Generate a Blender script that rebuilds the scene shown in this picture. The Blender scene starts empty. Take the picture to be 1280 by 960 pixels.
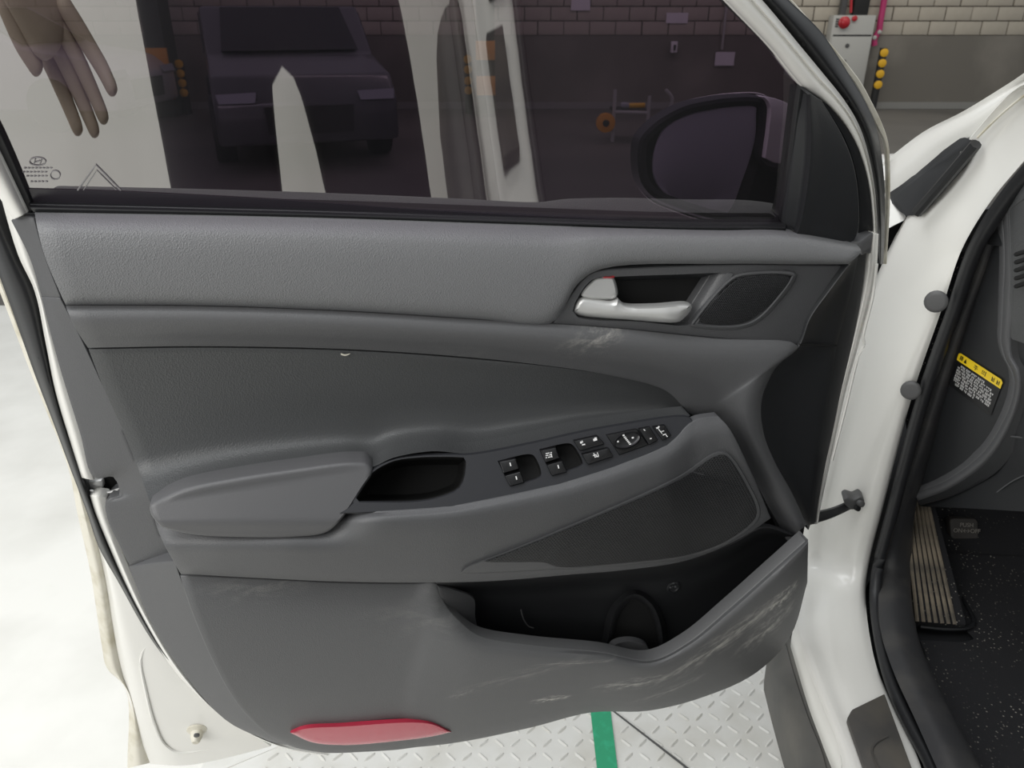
import bpy, bmesh, math, random
from mathutils import Vector, Matrix
random.seed(7)
scn = bpy.context.scene
COL = scn.collection
rad = math.radians

# ------------------------------------------------------------------ camera
F = 967.0                       # focal length in pixels of the 1280 x 960 frame
PITCH = rad(25.8)
CAM = Vector((0, 0, 1.42))
cd = bpy.data.cameras.new('camera'); cam = bpy.data.objects.new('camera', cd); COL.objects.link(cam)
cd.sensor_width = 36.0; cd.lens = 36.0 * F / 1280.0; cd.clip_start = 0.02; cd.clip_end = 200
cam.location = CAM; cam.rotation_euler = (rad(90) - PITCH, 0, 0)
cd.dof.use_dof = True; cd.dof.focus_distance = 1.05; cd.dof.aperture_fstop = 11
scn.camera = cam

# ------------------------------------------------------------------ light and exposure
vs = scn.view_settings
vs.view_transform = 'Standard'; vs.look = 'None'; vs.gamma = 1.0; vs.use_curve_mapping = False
vs.exposure = 0.0
wd = bpy.data.worlds.new('world'); scn.world = wd; wd.use_nodes = True
wd.node_tree.nodes['Background'].inputs[0].default_value = (0.95, 0.98, 1.0, 1)
wd.node_tree.nodes['Background'].inputs[1].default_value = 0.50

def area(name, loc, target, sx, sy, power, col=(1, 1, 1)):
    l = bpy.data.lights.new(name, 'AREA'); l.shape = 'RECTANGLE'; l.size = sx; l.size_y = sy
    l.energy = power; l.color = col
    o = bpy.data.objects.new(name, l); COL.objects.link(o); o.location = loc
    o.rotation_euler = (Vector(target) - Vector(loc)).to_track_quat('-Z', 'Y').to_euler()
    return o
area('gate_daylight', (-3.6, -2.6, 3.4), (-0.5, 0.4, 0.3), 4.5, 3.0, 205, (1.0, 0.985, 0.95))
area('bay_ceiling_lamp', (-0.9, 0.9, 3.6), (-0.7, 0.9, 0), 3.0, 2.4, 90, (0.97, 0.99, 1.0))
area('hall_ceiling_lamp', (2.0, 10.0, 4.6), (2.0, 12.5, 0.8), 10.0, 0.5, 120, (1.0, 0.95, 0.86))

# ------------------------------------------------------------------ pixel rays and the door's own frame
FW = Vector((0, math.cos(PITCH), -math.sin(PITCH))); UP = Vector((0, math.sin(PITCH), math.cos(PITCH)))
def ray(x, y): return Vector((1, 0, 0)) * ((x - 640) / F) + UP * ((480 - y) / F) + FW
def YP(x, y, yy): d = ray(x, y); return CAM + d * (yy / d.y)
def ZP(x, y, zz): d = ray(x, y); return CAM + d * ((zz - CAM.z) / d.z)
def XP(x, y, xx): d = ray(x, y); return CAM + d * (xx / d.x)
YAW = rad(12)
N = Vector((math.sin(YAW), -math.cos(YAW), 0)); U = Vector((math.cos(YAW), math.sin(YAW), 0)); V = Vector((0, 0, 1))
O = Vector((0, 0.97, 0))
def DP(x, y, w=0.0):
    d = ray(x, y); return CAM + d * ((O + N * w - CAM).dot(N) / d.dot(N))
LEAN = rad(16); ZB = 1.17
GN = N * math.cos(LEAN) + Vector((0, 0, -math.sin(LEAN)))
GO = O + Vector((0, 0, ZB))
def GP(x, y, w=0.0):
    d = ray(x, y); return CAM + d * ((GO + GN * w - CAM).dot(GN) / d.dot(GN))
GL0 = math.tan(rad(10.9)); GR_ = 1.5            # the side glass leans in and bows, radius 1.5 m
def CP(x, y, w=0.0):
    p = DP(x, y, w)
    for _ in range(12):
        q = max(p.z - ZB, -.06); p = DP(x, y, w + q * GL0 + q * q / (2 * GR_))
    return p
def V3(p): return Vector(p)

# ------------------------------------------------------------------ materials
def mat(name, col, rough=0.5, metal=0.0, spec=0.5, grain=None, coat=0.0, vary=None, uv=False, emit=None):
    m = bpy.data.materials.new(name); m.use_nodes = True
    nt = m.node_tree; b = nt.nodes['Principled BSDF']
    b.inputs['Base Color'].default_value = (*col, 1); b.inputs['Roughness'].default_value = rough
    b.inputs['Metallic'].default_value = metal; b.inputs['Specular IOR Level'].default_value = spec
    b.inputs['Coat Weight'].default_value = coat
    tc = nt.nodes.new('ShaderNodeTexCoord'); co = tc.outputs['Object']
    if grain:
        sc, st = grain
        v = nt.nodes.new('ShaderNodeTexVoronoi'); v.inputs['Scale'].default_value = sc; nt.links.new(co, v.inputs['Vector'])
        bp = nt.nodes.new('ShaderNodeBump'); bp.inputs['Strength'].default_value = st; bp.inputs['Distance'].default_value = 0.0012
        nt.links.new(v.outputs['Distance'], bp.inputs['Height']); nt.links.new(bp.outputs[0], b.inputs['Normal'])
    if vary:
        sc, col2, lo, hi = vary
        n = nt.nodes.new('ShaderNodeTexNoise'); n.inputs['Scale'].default_value = sc; n.inputs['Detail'].default_value = 6
        nt.links.new(co, n.inputs['Vector'])
        r = nt.nodes.new('ShaderNodeMapRange'); r.inputs[1].default_value = lo; r.inputs[2].default_value = hi
        nt.links.new(n.outputs[0], r.inputs[0])
        mx = nt.nodes.new('ShaderNodeMix'); mx.data_type = 'RGBA'
        mx.inputs['A'].default_value = (*col, 1); mx.inputs['B'].default_value = (*col2, 1)
        nt.links.new(r.outputs[0], mx.inputs['Factor']); nt.links.new(mx.outputs['Result'], b.inputs['Base Color'])
    if emit: b.inputs['Emission Color'].default_value = (*col, 1); b.inputs['Emission Strength'].default_value = emit
    return m
M = {}
M['soft'] = mat('soft_trim', (.185, .187, .193), .42, grain=(640, .45))
M['band'] = mat('band_trim', (.092, .093, .097), .45, grain=(420, .4))
M['insert'] = mat('insert_trim', (.066, .068, .070), .40, grain=(520, .25))
M['hard'] = mat('hard_trim', (.088, .089, .093), .45, grain=(700, .2))
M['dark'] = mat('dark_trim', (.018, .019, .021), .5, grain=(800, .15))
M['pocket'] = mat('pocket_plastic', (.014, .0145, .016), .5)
M['pad'] = mat('arm_pad', (.098, .098, .102), .40, grain=(900, .12))
M['bezel'] = mat('satin_bezel', (.026, .027, .031), .5, spec=.35)
M['button'] = mat('button_black', (.008, .008, .009), .3)
M['mark'] = mat('white_marking', (.75, .75, .74), .5)
M['rubber'] = mat('black_rubber', (.013, .0135, .015), .42)
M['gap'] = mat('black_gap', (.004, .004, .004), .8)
M['paint'] = mat('white_paint', (.77, .76, .72), .22, coat=.3)
M['hem'] = mat('sealer_beige', (.68, .65, .56), .45, vary=(30, (.50, .46, .35), .45, .7))
M['chrome'] = mat('satin_chrome', (.72, .72, .71), .36, metal=.55)
M['red'] = mat('red_reflector', (.50, .035, .07), .25, coat=.5)
M['redtab'] = mat('red_tab', (.5, .02, .03), .4)
M['mirror'] = mat('mirror_silver', (.50, .50, .54), .5, metal=.3)
M['plug'] = mat('grey_plug', (.075, .075, .075), .5)

def dots_mat(name, base, hole, pitch, radius, rough=.5):
    m = mat(name, base, rough); nt = m.node_tree; b = nt.nodes['Principled BSDF']
    uv = nt.nodes.new('ShaderNodeUVMap'); sep = nt.nodes.new('ShaderNodeSeparateXYZ'); nt.links.new(uv.outputs[0], sep.inputs[0])
    def math_(op, a, bb=None):
        n = nt.nodes.new('ShaderNodeMath'); n.operation = op
        for i, q in enumerate((a, bb)):
            if q is None: continue
            if isinstance(q, (int, float)): n.inputs[i].default_value = q
            else: nt.links.new(q, n.inputs[i])
        return n.outputs[0]
    row = math_('DIVIDE', sep.outputs[1], pitch * .8)
    rf = math_('FLOOR', row); odd = math_('MULTIPLY', math_('FLOORED_MODULO', rf, 2.0), .5)
    x = math_('ADD', math_('DIVIDE', sep.outputs[0], pitch), odd)
    fx = math_('SUBTRACT', math_('FRACT', x), .5); fy = math_('SUBTRACT', math_('FRACT', row), .5)
    d = math_('SQRT', math_('ADD', math_('MULTIPLY', fx, fx), math_('MULTIPLY', math_('MULTIPLY', fy, fy), .64)))
    s = nt.nodes.new('ShaderNodeMapRange'); s.inputs[1].default_value = radius - .06; s.inputs[2].default_value = radius + .06
    nt.links.new(d, s.inputs[0])
    mx = nt.nodes.new('ShaderNodeMix'); mx.data_type = 'RGBA'
    mx.inputs['A'].default_value = (*hole, 1); mx.inputs['B'].default_value = (*base, 1)
    nt.links.new(s.outputs[0], mx.inputs['Factor']); nt.links.new(mx.outputs['Result'], b.inputs['Base Color'])
    bp = nt.nodes.new('ShaderNodeBump'); bp.inputs['Strength'].default_value = .7; bp.inputs['Distance'].default_value = .001
    nt.links.new(s.outputs[0], bp.inputs['Height']); nt.links.new(bp.outputs[0], b.inputs['Normal'])
    return m
M['grille'] = dots_mat('speaker_mesh', (.030, .031, .034), (.002, .002, .002), .0042, .33)
M['tweet'] = dots_mat('tweeter_mesh', (.028, .029, .032), (.003, .003, .003), .0030, .33)

# scuffed plastic of the lower door panel: pale scratches with a place of their own
def scuff_mat(name, base, spots, strength=.55):
    m = mat(name, base, .47, grain=(700, .2)); nt = m.node_tree; b = nt.nodes['Principled BSDF']
    uv = nt.nodes.new('ShaderNodeUVMap')
    acc = None
    for (u, v, ru, rv, ang, k) in spots:
        mp = nt.nodes.new('ShaderNodeMapping'); mp.vector_type = 'TEXTURE'
        mp.inputs['Location'].default_value = (u, v, 0); mp.inputs['Rotation'].default_value = (0, 0, ang); mp.inputs['Scale'].default_value = (ru, rv, 1)
        nt.links.new(uv.outputs[0], mp.inputs[0])
        g = nt.nodes.new('ShaderNodeTexGradient'); g.gradient_type = 'SPHERICAL'; nt.links.new(mp.outputs[0], g.inputs[0])
        n = nt.nodes.new('ShaderNodeTexNoise'); n.inputs['Scale'].default_value = 2.2; n.inputs['Detail'].default_value = 7; n.inputs['Roughness'].default_value = .75
        nt.links.new(mp.outputs[0], n.inputs['Vector'])
        r = nt.nodes.new('ShaderNodeMapRange'); r.inputs[1].default_value = .47; r.inputs[2].default_value = .70
        nt.links.new(n.outputs[0], r.inputs[0])
        q = nt.nodes.new('ShaderNodeMath'); q.operation = 'MULTIPLY'; nt.links.new(g.outputs['Fac'], q.inputs[0]); nt.links.new(r.outputs[0], q.inputs[1])
        q2 = nt.nodes.new('ShaderNodeMath'); q2.operation = 'MULTIPLY'; nt.links.new(q.outputs[0], q2.inputs[0]); q2.inputs[1].default_value = k
        if acc is None: acc = q2.outputs[0]
        else:
            a = nt.nodes.new('ShaderNodeMath'); a.operation = 'ADD'; a.use_clamp = True
            nt.links.new(acc, a.inputs[0]); nt.links.new(q2.outputs[0], a.inputs[1]); acc = a.outputs[0]
    mx = nt.nodes.new('ShaderNodeMix'); mx.data_type = 'RGBA'
    mx.inputs['A'].default_value = (*base, 1); mx.inputs['B'].default_value = (strength, strength * .97, strength * .9, 1)
    nt.links.new(acc, mx.inputs['Factor']); nt.links.new(mx.outputs['Result'], b.inputs['Base Color'])
    return m

# tinted window film: purple transmission plus a fixed mirror share
def glass_mat(name, tint, refl):
    m = bpy.data.materials.new(name); m.use_nodes = True; nt = m.node_tree; nt.nodes.clear()
    out = nt.nodes.new('ShaderNodeOutputMaterial'); mx = nt.nodes.new('ShaderNodeMixShader'); mx.inputs[0].default_value = refl
    t = nt.nodes.new('ShaderNodeBsdfTransparent'); t.inputs[0].default_value = (*tint, 1)
    g = nt.nodes.new('ShaderNodeBsdfGlossy'); g.inputs['Color'].default_value = (1, .98, .96, 1); g.inputs['Roughness'].default_value = 0.0
    nt.links.new(t.outputs[0], mx.inputs[1]); nt.links.new(g.outputs[0], mx.inputs[2]); nt.links.new(mx.outputs[0], out.inputs[0])
    return m
M['glass'] = glass_mat('tinted_glass', (.22, .165, .23), .31)

# ------------------------------------------------------------------ mesh helpers
def tag(o, label=None, cat=None, group=None, kind=None):
    if label: o['label'] = label
    if cat: o['category'] = cat
    if group: o['group'] = group
    if kind: o['kind'] = kind
    return o
def empty(name, loc, label=None, cat=None, group=None, kind=None):
    e = bpy.data.objects.new(name, None); e.location = loc; e.empty_display_size = .1; COL.objects.link(e)
    return tag(e, label, cat, group, kind)
def world_loc(o):
    l = Vector(o.location)
    while o.parent: o = o.parent; l = l + Vector(o.location)
    return l
def link(name, verts, faces, m, parent=None, smooth=True, angle=40, uvw=None, label=None):
    """one mesh object from world-space vertices, origin at its middle"""
    lo = Vector((min(v[i] for v in verts) for i in range(3))); hi = Vector((max(v[i] for v in verts) for i in range(3)))
    c = (lo + hi) / 2; c.z = lo.z
    me = bpy.data.meshes.new(name); me.from_pydata([tuple(Vector(v) - c) for v in verts], [], faces); me.update()
    me.materials.append(M[m] if isinstance(m, str) else m)
    uvl = me.uv_layers.new(name='UVMap')
    for lp in me.loops:
        p = Vector(verts[lp.vertex_index]) - O
        uvl.data[lp.index].uv = (p.dot(U), p.z) if uvw is None else uvw(p)
    if smooth:
        me.polygons.foreach_set('use_smooth', [True] * len(me.polygons)); me.set_sharp_from_angle(angle=rad(angle))
    o = bpy.data.objects.new(name, me); COL.objects.link(o)
    if parent: o.parent = parent; o.location = c - world_loc(parent)
    else: o.location = c
    if label: o['label'] = label
    return o

def cr(pts, seg=8, closed=False):
    """centripetal Catmull-Rom through the points (Vectors of any size); a doubled point is a sharp corner"""
    P = [Vector(p) for p in pts]; n = len(P); out = []
    if n == 2 and not closed: return [P[0].lerp(P[1], i / seg) for i in range(seg + 1)]
    rng = range(n) if closed else range(n - 1)
    for i in rng:
        p1, p2 = P[i], P[(i + 1) % n]
        p0 = P[i - 1] if (i > 0 or closed) else p1 * 2 - p2
        p3 = P[(i + 2) % n] if (i + 2 < n or closed) else p2 * 2 - p1
        if (p2 - p1).length < 1e-9: continue
        if (p1 - p0).length < 1e-9: p0 = p1 * 2 - p2
        if (p3 - p2).length < 1e-9: p3 = p2 * 2 - p1
        t0 = 0; t1 = t0 + (p1 - p0).length ** .5; t2 = t1 + (p2 - p1).length ** .5; t3 = t2 + (p3 - p2).length ** .5
        for k in range(seg):
            t = t1 + (t2 - t1) * k / seg
            A1 = p0 * ((t1 - t) / (t1 - t0)) + p1 * ((t - t0) / (t1 - t0)); A2 = p1 * ((t2 - t) / (t2 - t1)) + p2 * ((t - t1) / (t2 - t1))
            A3 = p2 * ((t3 - t) / (t3 - t2)) + p3 * ((t - t2) / (t3 - t2))
            B1 = A1 * ((t2 - t) / (t2 - t0)) + A2 * ((t - t0) / (t2 - t0)); B2 = A2 * ((t3 - t) / (t3 - t1)) + A3 * ((t - t1) / (t3 - t1))
            out.append(B1 * ((t2 - t) / (t2 - t1)) + B2 * ((t - t1) / (t2 - t1)))
    if not closed: out.append(P[-1])
    return out
def resample(pts, n, closed=False):
    P = list(pts) + ([pts[0]] if closed else [])
    L = [0]
    for a, b in zip(P, P[1:]): L.append(L[-1] + (b - a).length)
    out = []; j = 0; m = n if closed else n - 1
    for i in range(n):
        s = L[-1] * i / m
        while j < len(L) - 2 and L[j + 1] < s: j += 1
        d = L[j + 1] - L[j]
        out.append(P[j].lerp(P[j + 1], (s - L[j]) / d if d > 0 else 0))
    return out
def prof(table):
    def f(s):
        for (a, x), (b, y) in zip(table, table[1:]):
            if s <= b: 
                t = (s - a) / (b - a) if b > a else 0
                t = max(0, min(1, t)); return x + (y - x) * t
        return table[-1][1]
    return f
def sprof(table):
    """smooth profile"""
    P = cr([Vector((a, b)) for a, b in table], 12)
    return prof([(p.x, p.y) for p in P])

def rim(verts, faces, loop, back, t, r):
    """rolled edge: the border turns over by r and runs back by t (back = unit direction away from the viewer)"""
    n = len(loop); rings = [loop]
    outs = []
    for i in range(n):
        a = Vector(verts[loop[i - 1]]); b = Vector(verts[loop[(i + 1) % n]]); tg = b - a
        o = tg.cross(back); outs.append(o.normalized() if o.length > 1e-9 else Vector((0, 0, 0)))
    cen = sum((Vector(verts[i]) for i in loop), Vector()) / n
    s = sum((Vector(verts[loop[i]]) - cen).dot(outs[i]) for i in range(n))
    sg = 1 if s > 0 else -1
    steps = [(.5 * r, .35 * r), (.9 * r, 1.1 * r), (r, t)] if r > 0 else [(0, t)]
    prev = loop
    for (oo, bb) in steps:
        cur = []
        for i in range(n):
            cur.append(len(verts)); verts.append(Vector(verts[loop[i]]) + outs[i] * sg * oo + back * bb)
        for i in range(n):
            j = (i + 1) % n; faces.append((prev[i], prev[j], cur[j], cur[i]))
        prev = cur
    return prev
def orient(verts, faces, view=CAM):
    """make the summed front normal face the viewer"""
    acc = 0
    for f in faces:
        a, b, c = (Vector(verts[f[k]]) for k in range(3)); nn = (b - a).cross(c - a); acc += nn.dot(view - a)
    if acc < 0: faces[:] = [tuple(reversed(f)) for f in faces]

def coons(name, T, B, w=None, L=None, R=None, m='soft', parent=None, mp=None, nv=10, seg=6, t=.012, r=.0014, back=None, vs_=None, label=None, rimmed=True, angle=50, closeback=False, pix=False):
    """patch between a top and a bottom curve with matched control points (and optional curved ends)"""
    mp = mp or DP; back = back if back is not None else -N
    Tc = cr([Vector(p) for p in T], seg); Bc = cr([Vector(p) for p in B], seg); n = len(Tc)
    assert len(Tc) == len(Bc), name
    vl = vs_ or [i / nv for i in range(nv + 1)]
    def endc(E, a, b):
        if E is None: return [a.lerp(b, s) for s in vl]
        c = resample(cr([Vector(p) for p in E], 10), 201); return [c[int(round(s * 200))] for s in vl]
    Lc = endc(L, Tc[0], Bc[0]); Rc = endc(R, Tc[-1], Bc[-1])
    verts = []; faces = []
    for j, s in enumerate(vl):
        for i in range(n):
            u = i / (n - 1)
            p = Tc[i] * (1 - s) + Bc[i] * s + Lc[j] * (1 - u) + Rc[j] * u - (Tc[0] * (1 - u) * (1 - s) + Tc[-1] * u * (1 - s) + Bc[0] * (1 - u) * s + Bc[-1] * u * s)
            if pix: verts.append(mp(p.x, p.y, w(p.x, p.y))); continue
            if mp is V3: verts.append(Vector(p))
            elif len(p) == 3: verts.append(mp(p.x, p.y, p.z + (w(u, s) if w else 0)))
            else: verts.append(mp(p.x, p.y, w(u, s)))
    for j in range(len(vl) - 1):
        for i in range(n - 1):
            a = j * n + i; faces.append((a, a + 1, a + n + 1, a + n))
    orient(verts, faces)
    if rimmed:
        J = len(vl) - 1
        loop = [i for i in range(n)] + [j * n + n - 1 for j in range(1, J + 1)] + [J * n + i for i in range(n - 2, -1, -1)] + [j * n for j in range(J - 1, 0, -1)]
        f2 = []; last = rim(verts, f2, loop, back, t, r)
        a, b, c = (Vector(verts[k]) for k in f2[0][:3])
        cen = sum((Vector(verts[k]) for k in loop), Vector()) / len(loop)
        if (b - a).cross(c - a).dot(a - cen) < 0: f2 = [tuple(reversed(f)) for f in f2]
        faces += f2
        if closeback: faces.append(tuple(last))
    return link(name, verts, faces, m, parent, angle=angle, label=label)

def inset(loop, d):
    """offset a closed pixel loop inwards by d"""
    n = len(loop); A = sum(loop[i].x * loop[(i + 1) % n].y - loop[(i + 1) % n].x * loop[i].y for i in range(n))
    sg = 1 if A > 0 else -1; out = []
    for i in range(n):
        tg = loop[(i + 1) % n] - loop[i - 1]
        if tg.length < 1e-9: out.append(loop[i].copy()); continue
        tg = Vector((tg.x, tg.y)).normalized(); nn = Vector((-tg.y, tg.x)) * sg
        q = loop[i].copy(); q.x += nn.x * d; q.y += nn.y * d; out.append(q)
    return out
def ring(name, loop, steps, m, parent=None, mp=None, w=0.0, n=64, t=.01, r=0.0, back=None, cap=True, label=None, angle=40, smooth=True):
    """closed outline; steps = [(inset px, height offset)...] from the rim to the middle, then a cap"""
    mp = mp or DP; back = back if back is not None else (-GN if mp is GP else -N)
    base = resample(cr([Vector(p) for p in loop], 8, True), n, True)
    wf = w if callable(w) else (lambda x, y: w)
    verts = []; faces = []
    for k, (d, h) in enumerate(steps):
        lp = inset(base, d) if d else base
        for p in lp: verts.append(mp(p.x, p.y, wf(p.x, p.y) + h))
        if k:
            for i in range(n):
                j = (i + 1) % n; a = (k - 1) * n; b = k * n
                faces.append((a + i, a + j, b + j, b + i))
    if cap:
        bm = bmesh.new(); bv = [bm.verts.new((p.x, p.y, 0)) for p in lp]
        ed = [bm.edges.new((bv[i], bv[(i + 1) % n])) for i in range(n)]
        bmesh.ops.triangle_fill(bm, use_beauty=True, use_dissolve=False, edges=ed)
        bm.verts.index_update(); o = (len(steps) - 1) * n
        sgn = None
        for f in bm.faces: faces.append(tuple(o + v.index for v in f.verts))
        bm.free()
    # consistent winding
    bm = bmesh.new(); bv = [bm.verts.new(v) for v in verts]
    for f in faces:
        try: bm.faces.new([bv[i] for i in f])
        except ValueError: pass
    bm.verts.index_update(); bmesh.ops.recalc_face_normals(bm, faces=bm.faces)
    faces = [tuple(v.index for v in f.verts) for f in bm.faces]; bm.free()
    orient(verts, faces)
    f2 = []; rim(verts, f2, list(range(n)), back, t, r)
    a, b, c = (Vector(verts[k]) for k in f2[0][:3]); cen = sum((Vector(verts[k]) for k in range(n)), Vector()) / n
    if (b - a).cross(c - a).dot(a - cen) < 0: f2 = [tuple(reversed(f)) for f in f2]
    return link(name, verts, faces + f2, m, parent, label=label, angle=angle, smooth=smooth)
def plate(name, outline, holes, w, m, parent, mp=None, t=.006, back=None, n=90, nh=40, edge=1.5, drop=.0015, label=None):
    """flat panel with real openings and a rolled outer edge"""
    mp = mp or DP; back = back if back is not None else -N
    wf = w if callable(w) else (lambda x, y: w)
    out = resample(cr([Vector(p) for p in outline], 8, True), n, True); inn = inset(out, edge)
    hl = [resample(cr([Vector(p) for p in h], 6, True), nh, True) for h in holes]
    bm = bmesh.new(); ed = []; flat = []
    for lp in [inn] + hl:
        bv = [bm.verts.new((p.x, p.y, 0)) for p in lp]; flat += lp
        ed += [bm.edges.new((bv[i], bv[(i + 1) % len(bv)])) for i in range(len(bv))]
    bmesh.ops.triangle_fill(bm, use_beauty=True, use_dissolve=False, edges=ed)
    bm.verts.index_update(); faces = [tuple(v.index for v in f.verts) for f in bm.faces]; bm.free()
    verts = [mp(p.x, p.y, wf(p.x, p.y)) for p in flat]
    faces2 = []
    for f in faces:
        a, b, c = (Vector(verts[k]) for k in f[:3])
        faces2.append(f if (b - a).cross(c - a).dot(CAM - a) > 0 else tuple(reversed(f)))
    faces = faces2
    f3 = []
    o = len(verts); verts += [mp(p.x, p.y, wf(p.x, p.y) - drop) for p in out]
    for i in range(n): j = (i + 1) % n; f3.append((i, j, o + j, o + i))
    rim(verts, f3, [o + i for i in range(n)], back, t, 0)
    s = n
    for lp in hl:
        k = len(lp); rim(verts, f3, [s + i for i in range(k)], back, t, 0); s += k
    return link(name, verts, faces + f3, m, parent, label=label, angle=35)

def tube(name, pts, rad_, m, parent=None, sides=8, seg=5, closed=False, label=None, flat=None, caps=True):
    P = cr(pts, seg, closed) if len(pts) > 2 else [Vector(p) for p in pts]
    verts = []; faces = []; n = len(P); ref = Vector((0.13, 0.2, 0.97))
    for i, p in enumerate(P):
        a = P[i - 1] if (i or closed) else p; b = P[(i + 1) % n] if (i < n - 1 or closed) else p
        tg = (b - a).normalized(); s = tg.cross(ref); s = s.normalized() if s.length > .05 else tg.cross(Vector((1, 0, 0))).normalized(); q = s.cross(tg)
        rr = rad_(i / (n - 1)) if callable(rad_) else rad_
        for k in range(sides):
            an = 2 * math.pi * k / sides
            verts.append(p + s * math.cos(an) * rr + q * math.sin(an) * rr * (flat or 1))
    for i in range(n if closed else n - 1):
        for k in range(sides):
            a = i * sides; b = ((i + 1) % n) * sides; j = (k + 1) % sides
            faces.append((a + k, b + k, b + j, a + j))
    if caps and not closed: faces += [tuple(range(sides)), tuple((n - 1) * sides + k for k in reversed(range(sides)))]
    return link(name, verts, faces, m, parent, label=label)
def bevbox(name, c, sx, sy, sz, m, parent=None, rx=None, bev=.1, rot=None, label=None, segs=2, taper=1.0):
    """rounded box: centre of base c, sizes, rotation matrix"""
    bm = bmesh.new(); bmesh.ops.create_cube(bm, size=1)
    for v in bm.verts:
        k = taper if v.co.z > 0 else 1
        v.co = Vector((v.co.x * sx * k, v.co.y * sy * k, (v.co.z + .5) * sz))
    if bev: bmesh.ops.bevel(bm, geom=bm.edges[:], offset=bev * min(sx, sy, sz), segments=segs, affect='EDGES', profile=.5)
    Rm = rot or Matrix.Identity(3)
    bm.verts.index_update()
    verts = [Vector(c) + Rm @ v.co for v in bm.verts]; faces = [tuple(v.index for v in f.verts) for f in bm.faces]; bm.free()
    return link(name, verts, faces, m, parent, label=label, angle=35)
def lathe(name, c, table, m, parent=None, axis=Vector((0, 0, 1)), sides=20, label=None):
    """table of (radius, height) about an axis through c"""
    z = axis.normalized(); x = z.orthogonal().normalized(); y = z.cross(x); verts = []; faces = []
    for (r_, h) in table:
        for k in range(sides):
            a = 2 * math.pi * k / sides; verts.append(Vector(c) + z * h + (x * math.cos(a) + y * math.sin(a)) * max(r_, 1e-4))
    for j in range(len(table) - 1):
        for k in range(sides):
            q = (k + 1) % sides; faces.append((j * sides + k, j * sides + q, (j + 1) * sides + q, (j + 1) * sides + k))
    faces += [tuple(reversed(range(sides))), tuple((len(table) - 1) * sides + k for k in range(sides))]
    return link(name, verts, faces, m, parent, label=label)
def slab(name, poly, direction, thick, m, parent=None, bevel=0, label=None, smooth=False):
    """polygon in space given thickness along a direction, away from the viewer"""
    d = Vector(direction).normalized() * thick; P = [Vector(p) for p in poly]; n = len(P)
    verts = P + [p + d for p in P]; faces = [tuple(range(n)), tuple(reversed(range(n, 2 * n)))]
    for i in range(n): j = (i + 1) % n; faces.append((j, i, n + i, n + j))
    bm = bmesh.new(); bv = [bm.verts.new(v) for v in verts]
    for f in faces: bm.faces.new([bv[i] for i in f])
    bmesh.ops.recalc_face_normals(bm, faces=bm.faces)
    if bevel: bmesh.ops.bevel(bm, geom=bm.edges[:], offset=bevel, segments=2, affect='EDGES', profile=.5)
    bmesh.ops.triangulate(bm, faces=[f for f in bm.faces if len(f.verts) > 4])
    bm.verts.index_update(); verts = [v.co.copy() for v in bm.verts]; faces = [tuple(v.index for v in f.verts) for f in bm.faces]; bm.free()
    return link(name, verts, faces, m, parent, label=label, smooth=bevel > 0 or smooth)
def text_mesh(name, s, size, origin, ex, ey, m, parent, up=.0004, label=None, align='CENTER'):
    """flat lettering on a surface: origin, right and up directions"""
    cu = bpy.data.curves.new(name, 'FONT'); cu.body = s; cu.size = size; cu.align_x = align; cu.align_y = 'CENTER'; cu.extrude = 0.0003
    to = bpy.data.objects.new(name, cu); COL.objects.link(to)
    bpy.context.view_layer.update()
    me = to.to_mesh(); ez = ex.cross(ey)
    verts = [origin + ex * v.co.x + ey * v.co.y + ez * (v.co.z + up) for v in me.vertices]; faces = [tuple(p.vertices) for p in me.polygons]
    to.to_mesh_clear(); bpy.data.objects.remove(to)
    return link(name, verts, faces, m, parent, smooth=False, label=label)

def sm(x, a, b): t = max(0, min(1, (x - a) / (b - a))); return t * t * (3 - 2 * t)

# ================================================================== setting: floor and far wall
M['floor'] = mat('white_floor_paint', (.78, .77, .725), .5, vary=(3.2, (.66, .65, .605), .42, .75), grain=None)
M['plate'] = mat('white_checker_plate', (.72, .715, .68), .4, vary=(9, (.60, .585, .53), .45, .75))
M['asphalt'] = mat('grey_hall_floor', (.135, .125, .11), .7, vary=(.7, (.10, .093, .083), .4, .7))
M['concrete'] = mat('concrete_dado', (.155, .142, .122), .8, vary=(1.1, (.24, .22, .19), .48, .78))
M['brick'] = mat('painted_block', (.43, .39, .325), .85, vary=(3, (.36, .32, .265), .4, .7))
M['mortar'] = mat('dark_mortar', (.10, .09, .075), .9)
M['green'] = mat('green_tape', (.02, .33, .16), .5, vary=(40, (.03, .42, .22), .5, .7))
YW = 13.05                                      # far wall distance
def box_pts(x0, x1, y0, y1, z0, z1): return [(x0, y0, z1), (x1, y0, z1), (x1, y1, z1), (x0, y1, z1)]
hall = slab('floor', box_pts(-16, 16, 3.9, YW + .3, 0, -.004), (0, 0, -1), .12, 'asphalt'); tag(hall, 'grey concrete floor of the parking hall', None, kind='structure')
near = slab('floor', box_pts(-4.5, 4.5, -5, 3.9, 0, 0), (0, 0, -1), .12, 'floor'); tag(near, 'white painted floor beside and under the car', None, kind='structure')
wall = slab('wall_back', [(-16, YW, 0), (16, YW, 0), (16, YW, 1.07), (-16, YW, 1.07)], (0, 1, 0), .3, 'concrete')
tag(wall, 'grey rendered wall with pale blockwork above', None, kind='structure')
slab('mortar_bed', [(-16, YW + .012, 1.07), (16, YW + .012, 1.07), (16, YW + .012, 2.6), (-16, YW + .012, 2.6)], (0, 1, 0), .25, 'mortar', wall)
slab('wall_skirting', [(-16, YW - .03, 0), (16, YW - .03, 0), (16, YW - .03, .10), (-16, YW - .03, .10)], (0, 1, 0), .03, mat('skirting_grey', (.24, .235, .22), .8), wall)
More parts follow.
